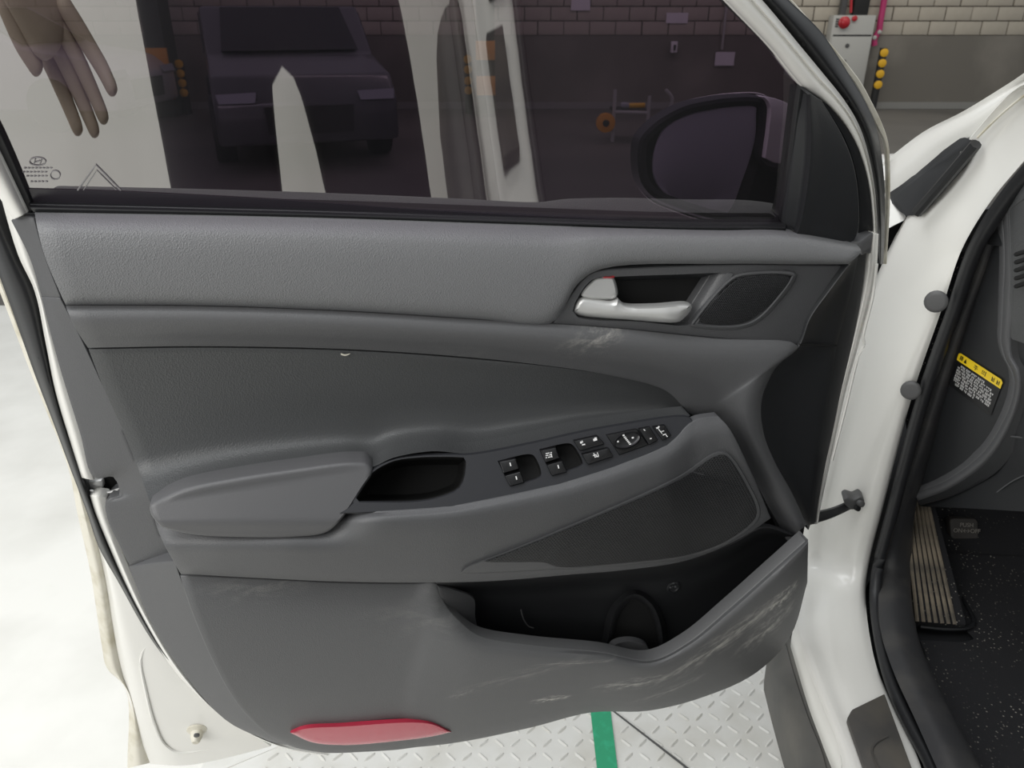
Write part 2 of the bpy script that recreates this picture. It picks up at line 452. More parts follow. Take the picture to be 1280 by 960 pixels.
bb = slab('brick', [(0, YW - .012, 0), (.385, YW - .012, 0), (.385, YW - .012, .186), (0, YW - .012, .186)], (0, 1, 0), .05, 'brick', wall, bevel=.006)
bme = bb.data; first = True
for rw in range(5):
    for k in range(-24, 30):
        x = k * .4 + (.2 if rw % 2 else 0) + random.uniform(-.004, .004) + .19; z = 1.076 + rw * .2
        o = bb if first else bpy.data.objects.new('brick', bme)
        if not first: COL.objects.link(o); o.parent = wall
        first = False
        wl = world_loc(wall); o.location = Vector((x, YW + .012 + random.uniform(-.004, .004), z)) - wl

# checker plate under the door: raised bars in a woven pattern
plates = empty('checker_plate', (0.4, 1.5, 0), 'white painted steel checker plate on the floor under the open door', 'floor plate')
PX0, PX1, PY0, PY1 = -.52, .62, .80, 3.4
slab('plate_sheet', [(-.66, PY0, .006), (PX1, PY0, .006), (PX1, PY1, .006), (PX0, PY1, .006)], (0, 0, -1), .006, 'plate', plates)
vv = []; ff = []
def bar(x, y, a, ln=.030, wd=.0075, h=.003):
    c, s = math.cos(a), math.sin(a); o = len(vv)
    for (p, q, z) in ((-1, 0, 0), (-.6, -1, 0), (.6, -1, 0), (1, 0, 0), (.6, 1, 0), (-.6, 1, 0), (-.7, 0, 1), (.7, 0, 1)):
        lx, ly = p * ln / 2, q * wd / 2; vv.append(Vector((x + lx * c - ly * s, y + lx * s + ly * c, .006 + z * h)))
    for f in ((0, 1, 6), (1, 2, 7, 6), (2, 3, 7), (3, 4, 7), (4, 5, 6, 7), (5, 0, 6)): ff.append(tuple(o + i for i in f))
pt = .034
ii = 0
for i in range(int((PX1 - PX0) / pt)):
    for j in range(int((1.75 - PY0) / pt)):
        bar(PX0 + (i + .5) * pt, PY0 + (j + .5) * pt, rad(45) if (i + j) % 2 else rad(-45))
tr = link('tread_bars', vv, ff, 'plate', plates, smooth=False); tr['kind'] = 'stuff'
slab('plate_seam', [ZP(766, 888, .0095), ZP(767.5, 888, .0095), ZP(864, 962, .0095), ZP(861, 962, .0095)], (0, 0, -1), .006, 'plug', plates)
tape = slab('floor_tape', [ZP(736, 870, .0098), ZP(761, 870, .0098), ZP(775, 985, .0098), ZP(749, 985, .0098)], (0, 0, -1), .0012, 'green')
tag(tape, 'green tape strip running along the white checker plate', 'tape')
joint = slab('floor_joint', [ZP(346, 930, .0008), ZP(349, 930, .0008), ZP(318, 962, .0008), ZP(313, 962, .0008)], (0, 0, -1), .0007, 'plug', plates)
slab('plate_edge', [ZP(352, 926, .0075), ZP(350, 932, .0075), ZP(279, 962, .0075), ZP(270, 962, .0075)], (0, 0, -1), .006, 'plate', plates)

# ================================================================== the open door
car = empty('car', (.6, .9, .0), 'white car with its front door open, dark grey trim and footwell in view', 'car')
door = empty('car_door', DP(640, 900) - Vector(car.location), 'open front door with dark grey trim and tinted window'); door.parent = car
k_ = lambda table: (lambda f: (lambda u, s: f(s)))(sprof(table))

# ---- white shell at the rear edge, hem of the outer skin
OUT = [(-30, 290), (0, 364), (37, 461), (87, 589), (97, 640), (114, 717), (128, 808), (134, 835), (158, 862), (160, 960)]
HEM = [(-22, 285), (7, 360), (46, 459), (95, 585), (112, 640), (131, 717), (146, 808), (152, 838), (168, 880), (186, 954)]
coons('skin_hem', OUT, HEM, k_([(0, -.062), (.5, -.050), (1, -.056)]), m='hem', parent=door, nv=6, t=.008)
SH_L = [(-22, 285), (7, 360), (46, 459), (92, 580), (112, 640), (131, 717), (146, 808), (158, 860), (170, 905), (188, 955)]
SH_R = [(-2, 275), (30, 360), (66, 459), (104, 560), (125, 640), (160, 717), (212, 808), (250, 855), (290, 895), (338, 933)]
coons('door_shell', SH_L, SH_R, k_([(0, -.054), (.15, -.04), (.5, -.034), (1, -.03)]), R=[(188, 955), (230, 957), (280, 948), (338, 933)], m='paint', parent=door, nv=12, t=.03)
# pressed recess outline on the shell
tube('pressed_bead', [DP(x, y, -.0355) for x, y in ((186, 806), (180, 812), (176, 825), (182, 862), (193, 905), (205, 930), (222, 940), (260, 936), (300, 926))], .0022, 'paint', door, sides=6)
lathe('grommet', DP(247, 912, -.036), [(.017, 0), (.017, .002), (.013, .004), (.010, .005), (.0095, .012), (.0065, .020), (.005, .022)], 'hem', door, axis=N + Vector((0, 0, -.25)) + U * -.05)
lathe('grommet_core', DP(246, 918, -.016), [(.0045, 0), (.0045, .003), (.003, .0035)], 'plug', door, axis=N + Vector((0, 0, -.25)), sides=12)
# ---- black seal along the rear edge
SE_L = [(-40, 235), (0, 345), (20, 400), (44, 468), (67, 528), (87, 582), (109, 640), (124, 684), (148, 727), (190, 800), (234, 856)]
SE_R = [(-20, 225), (23, 320), (44, 364), (58, 430), (70, 490), (95, 570), (119, 640), (134, 677), (160, 735), (200, 807), (238, 857)]
coons('edge_seal', SE_L, SE_R, k_([(0, -.03), (.3, -.006), (.7, -.002), (1, -.012)]), m='rubber', parent=door, nv=8, t=.02)
for (x, y) in ((14, 333), (51, 447)):
    lathe('seal_hole', DP(x, y, -.004), [(.0026, 0), (.0026, .0012)], 'gap', door, axis=N, sides=10)
# ---- white flange between seal and trim
FL_L = [(-8, 210), (23, 318), (44, 364), (58, 430), (70, 490), (87, 548), (102, 597)]
FL_R = [(0, 190), (39, 318), (54, 371), (65, 415), (80, 470), (101, 542), (116, 600)]
coons('door_flange', FL_L, FL_R, k_([(0, -.004), (.4, .003), (1, .001)]), m='paint', parent=door, nv=6, t=.02)
FL_L = [(113, 620), (119, 640), (134, 677), (168, 754), (218, 838), (269, 889), (322, 922), (360, 937), (410, 945)]
FL_R = [(131, 622), (136, 645), (152, 690), (192, 780), (236, 848), (286, 902), (336, 927), (368, 936), (412, 943)]
coons('door_flange', FL_L, FL_R, k_([(0, -.006), (.4, .002), (1, -.002)]), m='paint', parent=door, nv=6, t=.02)
# latch in its opening
coons('latch_housing', [(112, 600), (122, 597), (140, 596)], [(116, 620), (128, 621), (150, 615)], lambda u, s: -.03, m='gap', parent=door, nv=3, t=.01)
coons('latch_plate', [(113, 614), (125, 617), (140, 615), (148, 612)], [(114, 622), (126, 624), (141, 621), (149, 617)], lambda u, s: -.012, m='chrome', parent=door, nv=2, t=.003)
bevbox('latch_claw', DP(122, 608, -.026), .018, .012, .012, 'chrome', door, bev=.2, rot=Matrix.Rotation(YAW, 3, 'Z'))

# ---- rear dark strip, in three lengths
coons('rear_strip', [(15, 276), (25, 271), (42, 273)], [(53, 370), (62, 370.5), (75, 371)], lambda u, s: .006 + .016 * u, L=[(15, 276), (37, 320), (53, 370)], R=[(42, 273), (55, 319), (75, 371)], m='hard', parent=door, nv=10, t=.03)
coons('rear_strip', [(53, 372), (62, 372.5), (75, 373)], [(162, 706), (190, 702), (217, 699)],
      lambda u, s: .006 + .016 * u, L=[(53, 372), (74, 454), (101, 542), (118, 597), (142, 596), (150, 620), (134, 626), (134, 645), (162, 706)],
      R=[(75, 373), (84, 390), (107, 436), (134, 495), (161, 555), (188, 629), (200, 668), (217, 699)], m='hard', parent=door, nv=60, t=.035)
coons('rear_strip', [(162, 709), (190, 705), (218, 702)], [(336, 926), (346, 929), (358, 931)], lambda u, s: .006 + .044 * u * (1 - .5 * s),
      L=[(162, 709), (191, 781), (235, 848), (285, 902), (336, 926)], R=[(218, 702), (242, 768), (269, 831), (299, 882), (358, 931)], m='hard', parent=door, nv=24, t=.03)

# ---- upper padded trim
coons('upper_trim',
      [(43, 264), (250, 267.5), (430, 272), (600, 278), (690, 281), (740, 283), (790, 284.5), (900, 287), (975, 287), (1070, 304)],
      [(82, 380.5), (250, 381.5), (430, 388), (600, 398.5), (689, 403.5), (722, 355), (752, 336), (909, 329.5), (1000, 330), (1061, 330)],
      lambda u, s, f=sprof([(0, .008), (.07, .030), (.16, .045), (.3, .053), (.6, .058), (.88, .057), (.95, .054), (1, .046)]): f(s) + .012 * (1 - u) * (1 - s),
      L=[(43, 264), (47, 285), (57, 322), (82, 380.5)], R=[(1070, 304), (1076, 314), (1061, 330)], m='soft', parent=door, nv=22, seg=7, t=.05, r=.0007)
# ---- middle band, turning down at the front
BT = [(82, 383), (250, 384), (430, 390.5), (600, 401), (690, 406), (784, 413), (890, 424), (997, 433), (968, 461), (952, 501), (954, 540), (967, 575), (991, 619), (1008, 656)]
BB = [(110, 434.5), (250, 432.5), (430, 436), (564, 444.5), (665, 454.5), (760, 468.5), (833, 488.5), (865, 518), (882, 519), (897, 520), (909, 532), (928, 567), (945, 603), (985, 676)]
uu, vz = (lambda q: (q.dot(U), q.z))(DP(742, 424, .057) - O); u2, v2 = (lambda q: (q.dot(U), q.z))(DP(690, 470, .057) - O)
M['band'] = scuff_mat('scuffed_band_trim', (.110, .111, .115), [(uu, vz, .06, .028, .3, .9), (uu + .02, vz + .005, .03, .012, .5, .8), (uu - .2, vz - .02, .08, .03, .2, .2)], .42)
coons('middle_band', BT, BB, k_([(0, .047), (.06, .053), (.3, .059), (.6, .053), (.85, .042), (1, .036)]), L=[(82, 383), (94, 409), (110, 434.5)], m='band', parent=door, nv=16, t=.03, r=.0007)
# ---- insert panel sweeping out to the armrest
IT = [(111, 437), (250, 435), (400, 437.5), (470, 440.5), (510, 443), (564, 447), (600, 450), (660, 455.5), (720, 462.5), (790, 474), (833, 487.5), (864, 517)]
IB = [(188, 629), (300, 602), (430, 584), (464, 584), (492, 572), (540, 564), (588, 566.5), (662, 553.5), (719, 540.5), (790, 529), (830, 523.5), (863, 519.5)]
coons('insert_panel', IT, IB, k_([(0, .033), (.2, .027), (.6, .025), (.78, .034), (.9, .060), (1, .089)]), L=[(111, 437), (134, 495), (161, 555), (188, 629)], m='insert', parent=door, nv=24, t=.03, r=.0005)
coons('trim_chip', [(426, 441.5), (431, 443), (438, 442)], [(426, 443.5), (431, 445), (437, 443)], lambda u, s: .0355, m='hem', parent=door, nv=2, t=.001, r=0)
# ---- handle bezel with its recess, tweeter and lever
BZ = [(691, 404), (691, 404), (721, 358), (737, 342), (752, 337.5), (784, 335.5), (909, 331), (1060, 331.5), (1060, 331.5), (1037, 363), (1012, 397), (999, 431), (999, 431), (890, 421.5), (784, 411)]
RC = [(716, 389), (727, 364), (742, 348.5), (768, 346), (850, 343), (905, 342), (916, 347), (893, 371), (872, 397), (862, 406), (800, 402), (722, 397)]
wb = lambda x, y: .046 - .012 * max(0, (x - 950) / 110)
plate('handle_bezel', BZ, [RC], wb, 'hard', door, t=.03, edge=1.5)
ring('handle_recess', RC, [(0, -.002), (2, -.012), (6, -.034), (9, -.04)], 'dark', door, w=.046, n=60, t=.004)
# sloping cheek between recess and tweeter
coons('recess_cheek', [(888, 344), (900, 342.5), (917, 342)], [(848, 407), (858, 408), (869, 408)], lambda u, s: .030 + .018 * math.sin(u * 1.5), m='hard', parent=door, nv=6, t=.02)
TW = [(874, 401), (877, 394), (915, 354), (928, 347), (983, 345), (987, 349), (959, 382), (940, 397.5), (921, 404), (881, 403.5)]
TR = [(862, 407), (868, 396), (909, 349), (924, 341), (990, 339), (996, 343), (966, 387), (945, 405), (923, 412), (876, 411)]
ring('tweeter_rim', TR, [(0, .000), (1.5, .003), (4, .004), (6, .001)], 'hard', door, w=.046, n=70, t=.01, cap=False)
ring('tweeter_grille', TW, [(-1, .001), (1, .003)], 'tweet', door, w=.0462, n=60, t=.006)
wl_ = lambda x, y: .040 + .020 * min(1, max(0, (x - 714) / 120)) 
LV = [(715, 390), (724, 372), (745, 373), (765, 376), (773, 373), (778, 379), (786, 381.5), (820, 381.5), (863, 380), (865, 385), (852, 400.5), (846, 403), (790, 400), (721, 394)]
ring('door_handle', LV, [(0, -.006), (1.2, -.001), (4, .003), (8, .005)], 'chrome', door, w=wl_, n=70, t=.008, label='satin chrome lever')
LT = [(726, 369), (741, 350), (746, 347), (766, 346.5), (768, 348), (772, 369), (766, 374)]
ring('lock_tab', LT, [(0, -.006), (1, -.001), (3, .002)], 'chrome', door, w=.046, n=40, t=.01, label='satin chrome lock tab')
coons('lock_tab_edge', [(755, 345), (768, 344.6)], [(755, 347), (768, 346.6)], lambda u, s: .046, m='redtab', parent=door, nv=2, t=.004)
# ---- front dark trims
SL = [(1061, 332), (1037, 364), (1013, 398), (999, 433), (969, 461), (953, 501), (955, 540), (968, 575), (992, 619), (1011, 662)]
SM = [(1073, 316), (1066, 352), (1056, 393), (1046, 430), (1040, 468), (1033, 508), (1027, 545), (1021, 580), (1016, 620), (1013, 655)]
SRr = [(1083, 312), (1079, 352), (1073, 390), (1067, 421), (1058, 460), (1051, 490), (1042, 535), (1032, 580), (1025, 618), (1019, 655)]
coons('front_trim', SL, SM, k_([(0, .046), (.3, .03), (1, .016)]), m='dark', parent=door, nv=8, t=.03)
coons('front_edge_strip', SM, SRr, k_([(0, .013), (1, .004)]), m='dark', parent=door, nv=4, t=.02)
coons('trim_seam', [(1000, 430), (1022, 431), (1046, 431)], [(1000, 432), (1022, 433), (1046, 433)], lambda u, s: .047 - .03 * u, m='gap', parent=door, nv=1, t=.003, r=0)

# ---- armrest: body, pad, cup and switch panel
AT = [(190, 632), (270, 645), (360, 648), (430, 643), (564, 634), (699, 606), (766, 585), (833, 558), (868, 527), (897, 521)]
AB = [(226, 717), (336, 723), (430, 727), (544, 728), (618, 726), (715, 718), (785, 712), (860, 700), (925, 673), (963, 648)]
ws = lambda x, y: .096 + .00062 * (y - (571 - .183 * (x - 583)))
apf = sprof([(0, .118), (.08, .128), (.25, .130), (.6, .118), (.9, .104), (1, .096)])
def arm_w(x, y):
    def it(c):
        for a, b in zip(c, c[1:]):
            if a[0] <= x <= b[0]: return a[1] + (b[1] - a[1]) * (x - a[0]) / (b[0] - a[0])
        return c[0][1] if x < c[0][0] else c[-1][1]
    a, b = it(AT), it(AB); return ws(x, a) + apf(min(1, max(0, (y - a) / (b - a)))) - .118 - .035 * (1 - sm(x, 400, 470)) * (1 - sm(y, 650, 690))
coons('armrest_body', AT, AB, arm_w, pix=True, L=[(190, 632), (200, 668), (226, 717)], R=[(897, 521), (911, 536), (938, 590), (963, 648)], m='hard', parent=door, nv=20, t=.012, r=.0012)
wpad = lambda x, y: .094 + .040 * min(1, max(0, (y - (629 - .172 * (x - 188))) / 80))
PAD = [(189, 633), (210, 622), (269, 609.5), (336, 597), (430, 584), (453, 583), (462, 591), (452, 608), (440, 625), (428, 645), (416, 660), (396, 667), (340, 670), (270, 669), (216, 664), (199, 653)]
coons('armrest_pad', [(190, 635), (230, 617), (300, 602.5), (370, 592), (430, 584), (455, 583.5)], [(203, 658), (240, 667), (300, 670.5), (370, 670), (408, 664), (431, 641)],
      lambda x, y: wpad(x, y) - .012 * sm(y, 650, 672), pix=True, L=[(190, 635), (193, 646), (203, 658)], R=[(455, 583.5), (462, 590), (450, 611), (431, 641)], m='pad', parent=door, nv=16, t=.03, r=.005)
SB = [(424, 642), (424, 642), (440, 630), (446, 617), (462, 590), (489, 574), (520, 569), (560, 567.5), (588, 567.5), (662, 554), (719, 541), (766, 532), (856, 520), (866, 524), (862, 538), (848, 551), (833, 558), (766, 585), (699, 606), (632, 622), (564, 634), (464, 641)]
CUP = [(441, 628), (441, 628), (463, 593), (490, 577), (520, 572), (560, 571), (583, 572), (583, 572), (581, 596), (574, 611), (556, 620), (525, 627)]
W1 = [(622, 576), (622, 576), (662, 567.5), (668, 570), (677, 594), (673, 598), (637.5, 608.5), (637.5, 608.5)]
W2 = [(674, 561.5), (674, 561.5), (711, 554), (717, 557), (729, 580), (726, 583), (689.5, 595), (689.5, 595)]
plate('switch_panel', SB, [CUP, W1, W2], ws, 'bezel', door, t=.003, edge=1.2, n=130)
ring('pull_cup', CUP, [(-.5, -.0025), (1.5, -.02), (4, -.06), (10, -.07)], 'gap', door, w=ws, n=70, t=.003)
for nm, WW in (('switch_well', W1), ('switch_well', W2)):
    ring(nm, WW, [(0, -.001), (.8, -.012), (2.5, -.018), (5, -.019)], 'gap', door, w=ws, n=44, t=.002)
def button(name, q, h=.004, e=.8, m='button', parent=door, w=None, label=None):
    lp = []
    for p in q: lp += [p, p]
    return ring(name, lp, [(0, h * .4), (e, h), (e * 2, h * 1.05)], m, parent, w=w or ws, n=40, t=h + .006, label=label)
def marks(name, quads, parent, h):
    vv = []; fs = []
    for q in quads:
        o = len(vv)
        for (x, y) in q: vv.append(DP(x, y, ws(x, y) + h))
        fs.append(tuple(range(o, o + len(q))))
    for q in quads:
        pass
    d = len(vv); vv2 = vv + [v - N * .0003 for v in vv]; fs2 = list(fs)
    for f in fs:
        for a, b in zip(f, f[1:] + f[:1]): fs2.append((a, b, d + b, d + a))
    return link(name, vv2, fs2, 'mark', parent, smooth=False)
def dash_(x, y, l=1.6, wd=.8, ang=-70):
    a = rad(ang); c, s = math.cos(a), math.sin(a)
    return [(x + c * p * l - s * q * wd, y + s * p * l + c * q * wd) for p, q in ((-1, -1), (1, -1), (1, 1), (-1, 1))]
b = button('window_switch', [(623.5, 577), (644.5, 573), (649, 586), (629.3, 592)]); marks('switch_mark', [dash_(638, 580.5, 2.2, .7, 75)], door, .0054)
b = button('window_switch', [(630.5, 594.5), (650.4, 589), (655.6, 603), (637.5, 608)]); marks('switch_mark', [dash_(645.5, 597.5, 2.2, .7, 75)], door, .0054)
b = button('window_switch', [(675, 563), (695, 559), (699.6, 572.7), (682, 578.5)])
marks('switch_mark', [dash_(683 + i * 1.5, 567 + j * 2.6 - i * .3, .95, .5, -14) for i in range(5) for j in range(3) if (i + j) % 4 != 3] + [dash_(689.5, 569.5, 2.4, .5, 75)], door, .0054)
b = button('window_switch', [(683, 581), (703, 575.5), (709, 590), (690, 595)]); marks('switch_mark', [dash_(698, 583.5, 2.2, .7, 75)], door, .0054)
b = button('lock_switch', [(717, 551), (746.5, 544.5), (756, 555), (725, 564)], .005)
marks('switch_mark', [dash_(726.5, 553.2, 1.2, 1.2, -12), dash_(729.5, 555.8, 2.0, .7, -14), dash_(728.2, 552, 1.4, .4, 60), dash_(744, 549.6, 2.4, 1.4, -14), dash_(744.5, 547.6, 1.4, .6, -14)], door, .0062)
b = button('window_lock_switch', [(727, 568), (760.5, 559.5), (767, 570.5), (735, 581)], .005)
marks('switch_mark', [dash_(743.5, 569, 2.4, .45, -14), dash_(745.5, 571, 2.4, .45, -14), dash_(743, 569, 2.6, .45, 70), dash_(747.5, 568, 2.6, .45, 70), dash_(745.3, 569.5, 3.4, .35, 35)], door, .0062)
kb = button('mirror_knob_base', [(757.5, 543.5), (796, 535.5), (811, 556), (774, 569)], .002, m='button')
KN = [(784 + 17.5 * math.cos(a) * .97 - 3 * math.sin(a), 550.6 + 11 * math.sin(a) - 2 * math.cos(a)) for a in (2 * math.pi * i / 20 for i in range(20))]
kn = ring('mirror_knob', KN, [(0, .001), (.6, .007), (1.6, .009), (3.2, .008), (5, .0075)], 'button', door, w=ws, n=48, t=.008)
marks('switch_mark', [dash_(779.5, 544.2, 1.2, .9, -14), dash_(772.5, 552, 1, .9, -14), dash_(791, 547.2, 1.3, .9, -14)] + [dash_(781 + i * 1.35, 546.5 + i * 1.75, 1.3, .55, -12) for i in range(6)], door, .0092)
b = button('mirror_select_switch', [(798, 536), (812, 533.3), (822.5, 550), (811, 556.5)], .004)
marks('switch_mark', [dash_(805.5, 537.5, 1.2, .5, 40), dash_(813.5, 548.3, 1.2, .6, -14)], door, .0052)
b = button('mirror_fold_switch', [(815.6, 533.3), (831, 531), (839, 544), (828.5, 551)], .004)
marks('switch_mark', [dash_(822, 535, 1.6, .8, -14), dash_(823.5, 533.6, .9, .8, -14), dash_(825.5, 539.3, 3.6, .45, 52), dash_(828.5, 539, 1.7, .4, -14), dash_(830.5, 543.2, 2.2, .5, -20), dash_(833.5, 545, 1.4, .6, 50)], door, .0052)
# bright rolled edge of the armrest below the switches
# ---- speaker grille
GL = [(577, 715), (583, 709), (594, 704), (632, 690), (750, 640.5), (850, 594.5), (890, 567.5), (904, 564), (914, 569.5), (937, 605), (951, 638), (948, 651), (917, 676), (884, 691), (850, 699.5), (780, 707), (696, 712), (640, 715)]
ring('speaker_frame', GL, [(0, .001), (1.0, .004), (2.2, .0042)], 'hard', door, w=arm_w, n=120, t=.012)
GR = [(606, 702), (613, 699), (636, 690.5), (752, 643), (851, 598.5), (891, 571.5), (904, 568), (911, 572), (933, 607), (946, 638), (944, 648), (914, 673), (882, 687.5), (849, 696), (780, 704), (697, 709), (681, 703.5), (640, 703)]
ring('speaker_grille', GR, [(0, .003), (.8, .0062), (1.6, .0064)], 'grille', door, w=arm_w, n=120, t=.006)

# ---- lower panel with the map pocket
LT_ = [(226, 721), (300, 724), (430, 730), (520, 731), (545, 731), (556, 757), (572, 776), (598, 796), (665, 808), (752, 816), (813, 826), (860, 804), (912, 761), (964, 715), (1010, 674)]
LB_ = [(356, 930), (375, 936), (410, 941), (450, 940), (497, 937), (520, 934), (550, 931), (590, 925), (665, 909), (739, 890.5), (810, 888.5), (880, 871), (945, 841), (988, 795), (1009, 728)]
p1 = sprof([(0, .066), (.1, .076), (.27, .080), (.6, .072), (.9, .048), (1, .034)])
p2 = sprof([(0, .104), (.06, .112), (.2, .112), (.55, .09), (.9, .055), (1, .04)])
def uvof(px, py, w): p = DP(px, py, w) - O; return p.dot(U), p.z
sp = []
for (x, y, ru, rv, ang, k) in ((890, 800, .14, .035, rad(40), 1.4), (975, 745, .045, .03, rad(50), 2.6), (960, 790, .08, .04, rad(45), 1.3), (690, 878, .04, .014, 0, 2.4), (790, 848, .08, .025, rad(8), 1.2),
                               (840, 868, .08, .02, rad(25), .7), (930, 770, .09, .03, rad(42), .8), (650, 835, .12, .02, rad(15), .35), (575, 868, .03, .012, rad(30), .5), (545, 770, .14, .05, 0, .16), (320, 745, .10, .03, 0, .25), (715, 815, .08, .006, rad(-6), .8)):
    uu, vz = uvof(x, y, .09); sp.append((uu, vz, ru, rv, ang, k))
M['lower'] = scuff_mat('scuffed_lower_trim', (.108, .109, .112), sp)
coons('lower_panel', LT_, LB_, lambda u, s: p1(s) * (1 - sm(u, .08, .62)) + p2(s) * sm(u, .08, .62), L=[(226, 721), (242, 768), (269, 831), (299, 882), (336, 919), (356, 930)], m='lower', parent=door, nv=24, seg=6, t=.022, r=.0015)
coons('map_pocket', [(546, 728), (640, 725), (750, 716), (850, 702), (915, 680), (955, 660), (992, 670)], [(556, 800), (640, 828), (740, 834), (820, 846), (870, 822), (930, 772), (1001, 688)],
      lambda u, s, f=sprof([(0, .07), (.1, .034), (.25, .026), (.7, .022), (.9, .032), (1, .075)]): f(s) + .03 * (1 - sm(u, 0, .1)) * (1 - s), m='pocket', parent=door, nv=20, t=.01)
ring('pocket_side', [(546, 731), (546, 731), (570, 738), (592, 748), (594, 770), (596, 794), (572, 778), (556, 758)], [(0, .0), (2, .001)], 'hard', door, w=lambda x, y: .088 - .04 * (x - 546) / 48, n=40, t=.004)
AR = [(762, 826), (764, 795), (772, 764), (788, 747), (797, 746), (812, 757), (822, 778), (826, 808), (826, 826)]
ring('bottle_recess', AR, [(-9, -.004), (-3, .012), (1, .010), (5, -.010), (9, -.012)], 'pocket', door, w=.030, n=60, t=.006)
ring('bottle_recess_shade', AR, [(3, -.002), (4, .0), (6, .0)], 'gap', door, w=.026, n=60, t=.004)  # flat black sheet in the recess, its shade put in as colour
ring('bottle_seat', [(787 + 24 * math.cos(a), 812 + 11 * math.sin(a)) for a in (2 * math.pi * i / 16 for i in range(16))], [(0, 0), (1, .002), (4, .001)], 'hard', door, w=.062, n=40, t=.01)
lathe('pocket_screw', DP(841, 733, .026), [(.012, 0), (.012, .003), (.009, .004), (.008, .002), (.003, .0015), (.002, .003)], 'pocket', door, axis=N)
for q in range(3):
    a = rad(90 + 120 * q); bevbox('screw_rib', DP(841, 733, .029) + U * math.cos(a) * .005 + V * math.sin(a) * .005, .003, .002, .003, 'hard', door, bev=.1)
tube('pocket_scratch', [DP(x, y, .034) for x, y in ((651, 762), (655, 775), (661, 783), (667, 785))], .0012, 'plug', door, sides=5)
RF = [(363, 916), (363, 916), (380, 910), (430, 907), (514, 902), (541, 904.5), (564, 915), (564, 915), (541, 920.5), (490, 927), (430, 931.5), (390, 928)]
ring('door_reflector', RF, [(0, .0), (1.2, .003), (4, .0038)], 'red', door, w=lambda x, y: .073 - .0009 * (y - 900), n=64, t=.006, label='red reflector')
# dark carrier behind the trims closes the gaps
coons('trim_carrier', [(60, 300), (400, 300), (800, 310), (1066, 316)], [(240, 740), (480, 900), (800, 860), (1000, 690)], lambda u, s: .004 + .012 * (1 - s), m='gap', parent=door, nv=6, t=.012, closeback=True)

# ---- belt seal, glass, frame
BL = [(36, 256), (250, 261), (430, 266), (640, 274), (860, 281.5), (982, 282)]
BL2 = [(42, 264.5), (250, 268.5), (430, 273), (640, 280), (860, 287.5), (982, 288)]
coons('belt_seal', BL, BL2, k_([(0, .006), (.4, .016), (1, .014)]), m='rubber', parent=door, mp=lambda x, y, w: DP(x, y, w + .010 * (1 - (x - 40) / 940.)), nv=5, t=.03)
# glass: a gently bowed pane
def glass_pt(x, y):
    p = GP(x, y, -.012); q = p - GO
    return p
gl = coons('window_glass', [(-132, -180), (160, -184), (450, -184), (728, -180)], [(30, 262), (340, 268), (660, 278), (990, 288)], lambda u, s: -.005, R=[(728, -180), (850, -60), (910, 0), (1006, 112), (990, 288)], L=[(-132, -180), (-78, 0), (-36, 110), (30, 262)], m='glass', parent=door, mp=CP, nv=24, seg=10, rimmed=False)
# etched maker's mark, approval text and the triangle film mark low on the pane
M['etch'] = mat('etched_grey', (.30, .29, .29), .6)
def etch(name, pts, r_=.0006, closed=False): return tube(name, [CP(x, y, -.004) for x, y in pts], r_, 'etch', door, sides=5, closed=closed, seg=3)
etch('film_triangle', [(97, 238), (97, 238), (120, 206), (120, 206), (151, 238)], .0009)
etch('film_triangle', [(104, 238), (104, 238), (121, 213), (121, 213), (145, 237)], .0005)
etch('glass_emblem', [(47 + 10 * math.cos(a), 202 + 5 * math.sin(a)) for a in (math.pi * i / 8 for i in range(16))], .0006, True)
for q in ([(42, 205), (44, 199)], [(50, 205), (52, 199)], [(44, 203), (50, 201)]): etch('glass_emblem', q)
etch('glass_emblem', [(69 + 6 * math.cos(a), 219 + 5.5 * math.sin(a)) for a in (math.pi * i / 8 for i in range(16))], .0005, True)
for (y, x0, x1) in ((210, 30, 66), (215, 28, 58), (220, 33, 60), (227, 38, 60)):
    x = x0
    while x < x1: etch('glass_print', [(x, y), (x + 3, y + .3)], .0006); x += 4.6
# dark strip along the lower pane, painted in for a dark reflection
M['darkrefl'] = mat('painted_dark_reflection', (.030, .026, .033), .25)
coons('dark_reflection_strip', [(34, 236), (130, 238.5), (217, 242.5), (356, 250), (541, 263), (700, 271), (860, 279), (976, 281)], [(34, 266), (130, 268), (217, 270), (356, 274), (541, 281), (700, 286), (860, 290), (976, 290)], lambda u, s: -.0035, m='darkrefl', parent=door, mp=CP, nv=4, t=.001, r=0)
# black runs in the window frame
coons('glass_run', [(-124, -184), (-74, 0), (-40, 90), (0, 168), (42, 262)], [(-134, -184), (-86, 0), (-52, 92), (-10, 176), (33, 266)], lambda u, s: -.004, m='rubber', parent=door, mp=GP, nv=3, t=.012, back=-GN)
coons('glass_run', [(724, -186), (838, -70), (903, 0), (951, 47), (1003, 108)], [(732, -190), (846, -74), (911, -4), (960, 46), (1012, 105)], lambda u, s: -.003, m='rubber', parent=door, mp=GP, nv=3, t=.012, back=-GN)
coons('glass_run', [(1001, 108), (993, 168), (977, 286)], [(1012, 106), (1002, 168), (986, 286)], lambda u, s: -.003, m='rubber', parent=door, mp=GP, nv=3, t=.012, back=-GN)
coons('glass_run', [(-130, -176), (160, -178), (450, -178), (734, -176)], [(-134, -188), (160, -192), (450, -192), (722, -188)], lambda u, s: -.003, m='rubber', parent=door, mp=GP, nv=3, t=.012, back=-GN)
coons('window_frame', [(-134, -190), (-86, 0), (-52, 92), (-10, 176), (33, 266)], [(-168, -225), (-118, 0), (-82, 96), (-36, 188), (17, 274)], k_([(0, .0), (.2, .008), (.7, .009), (1, .003)]), m='paint', parent=door, mp=GP, nv=8, t=.02, back=-GN)
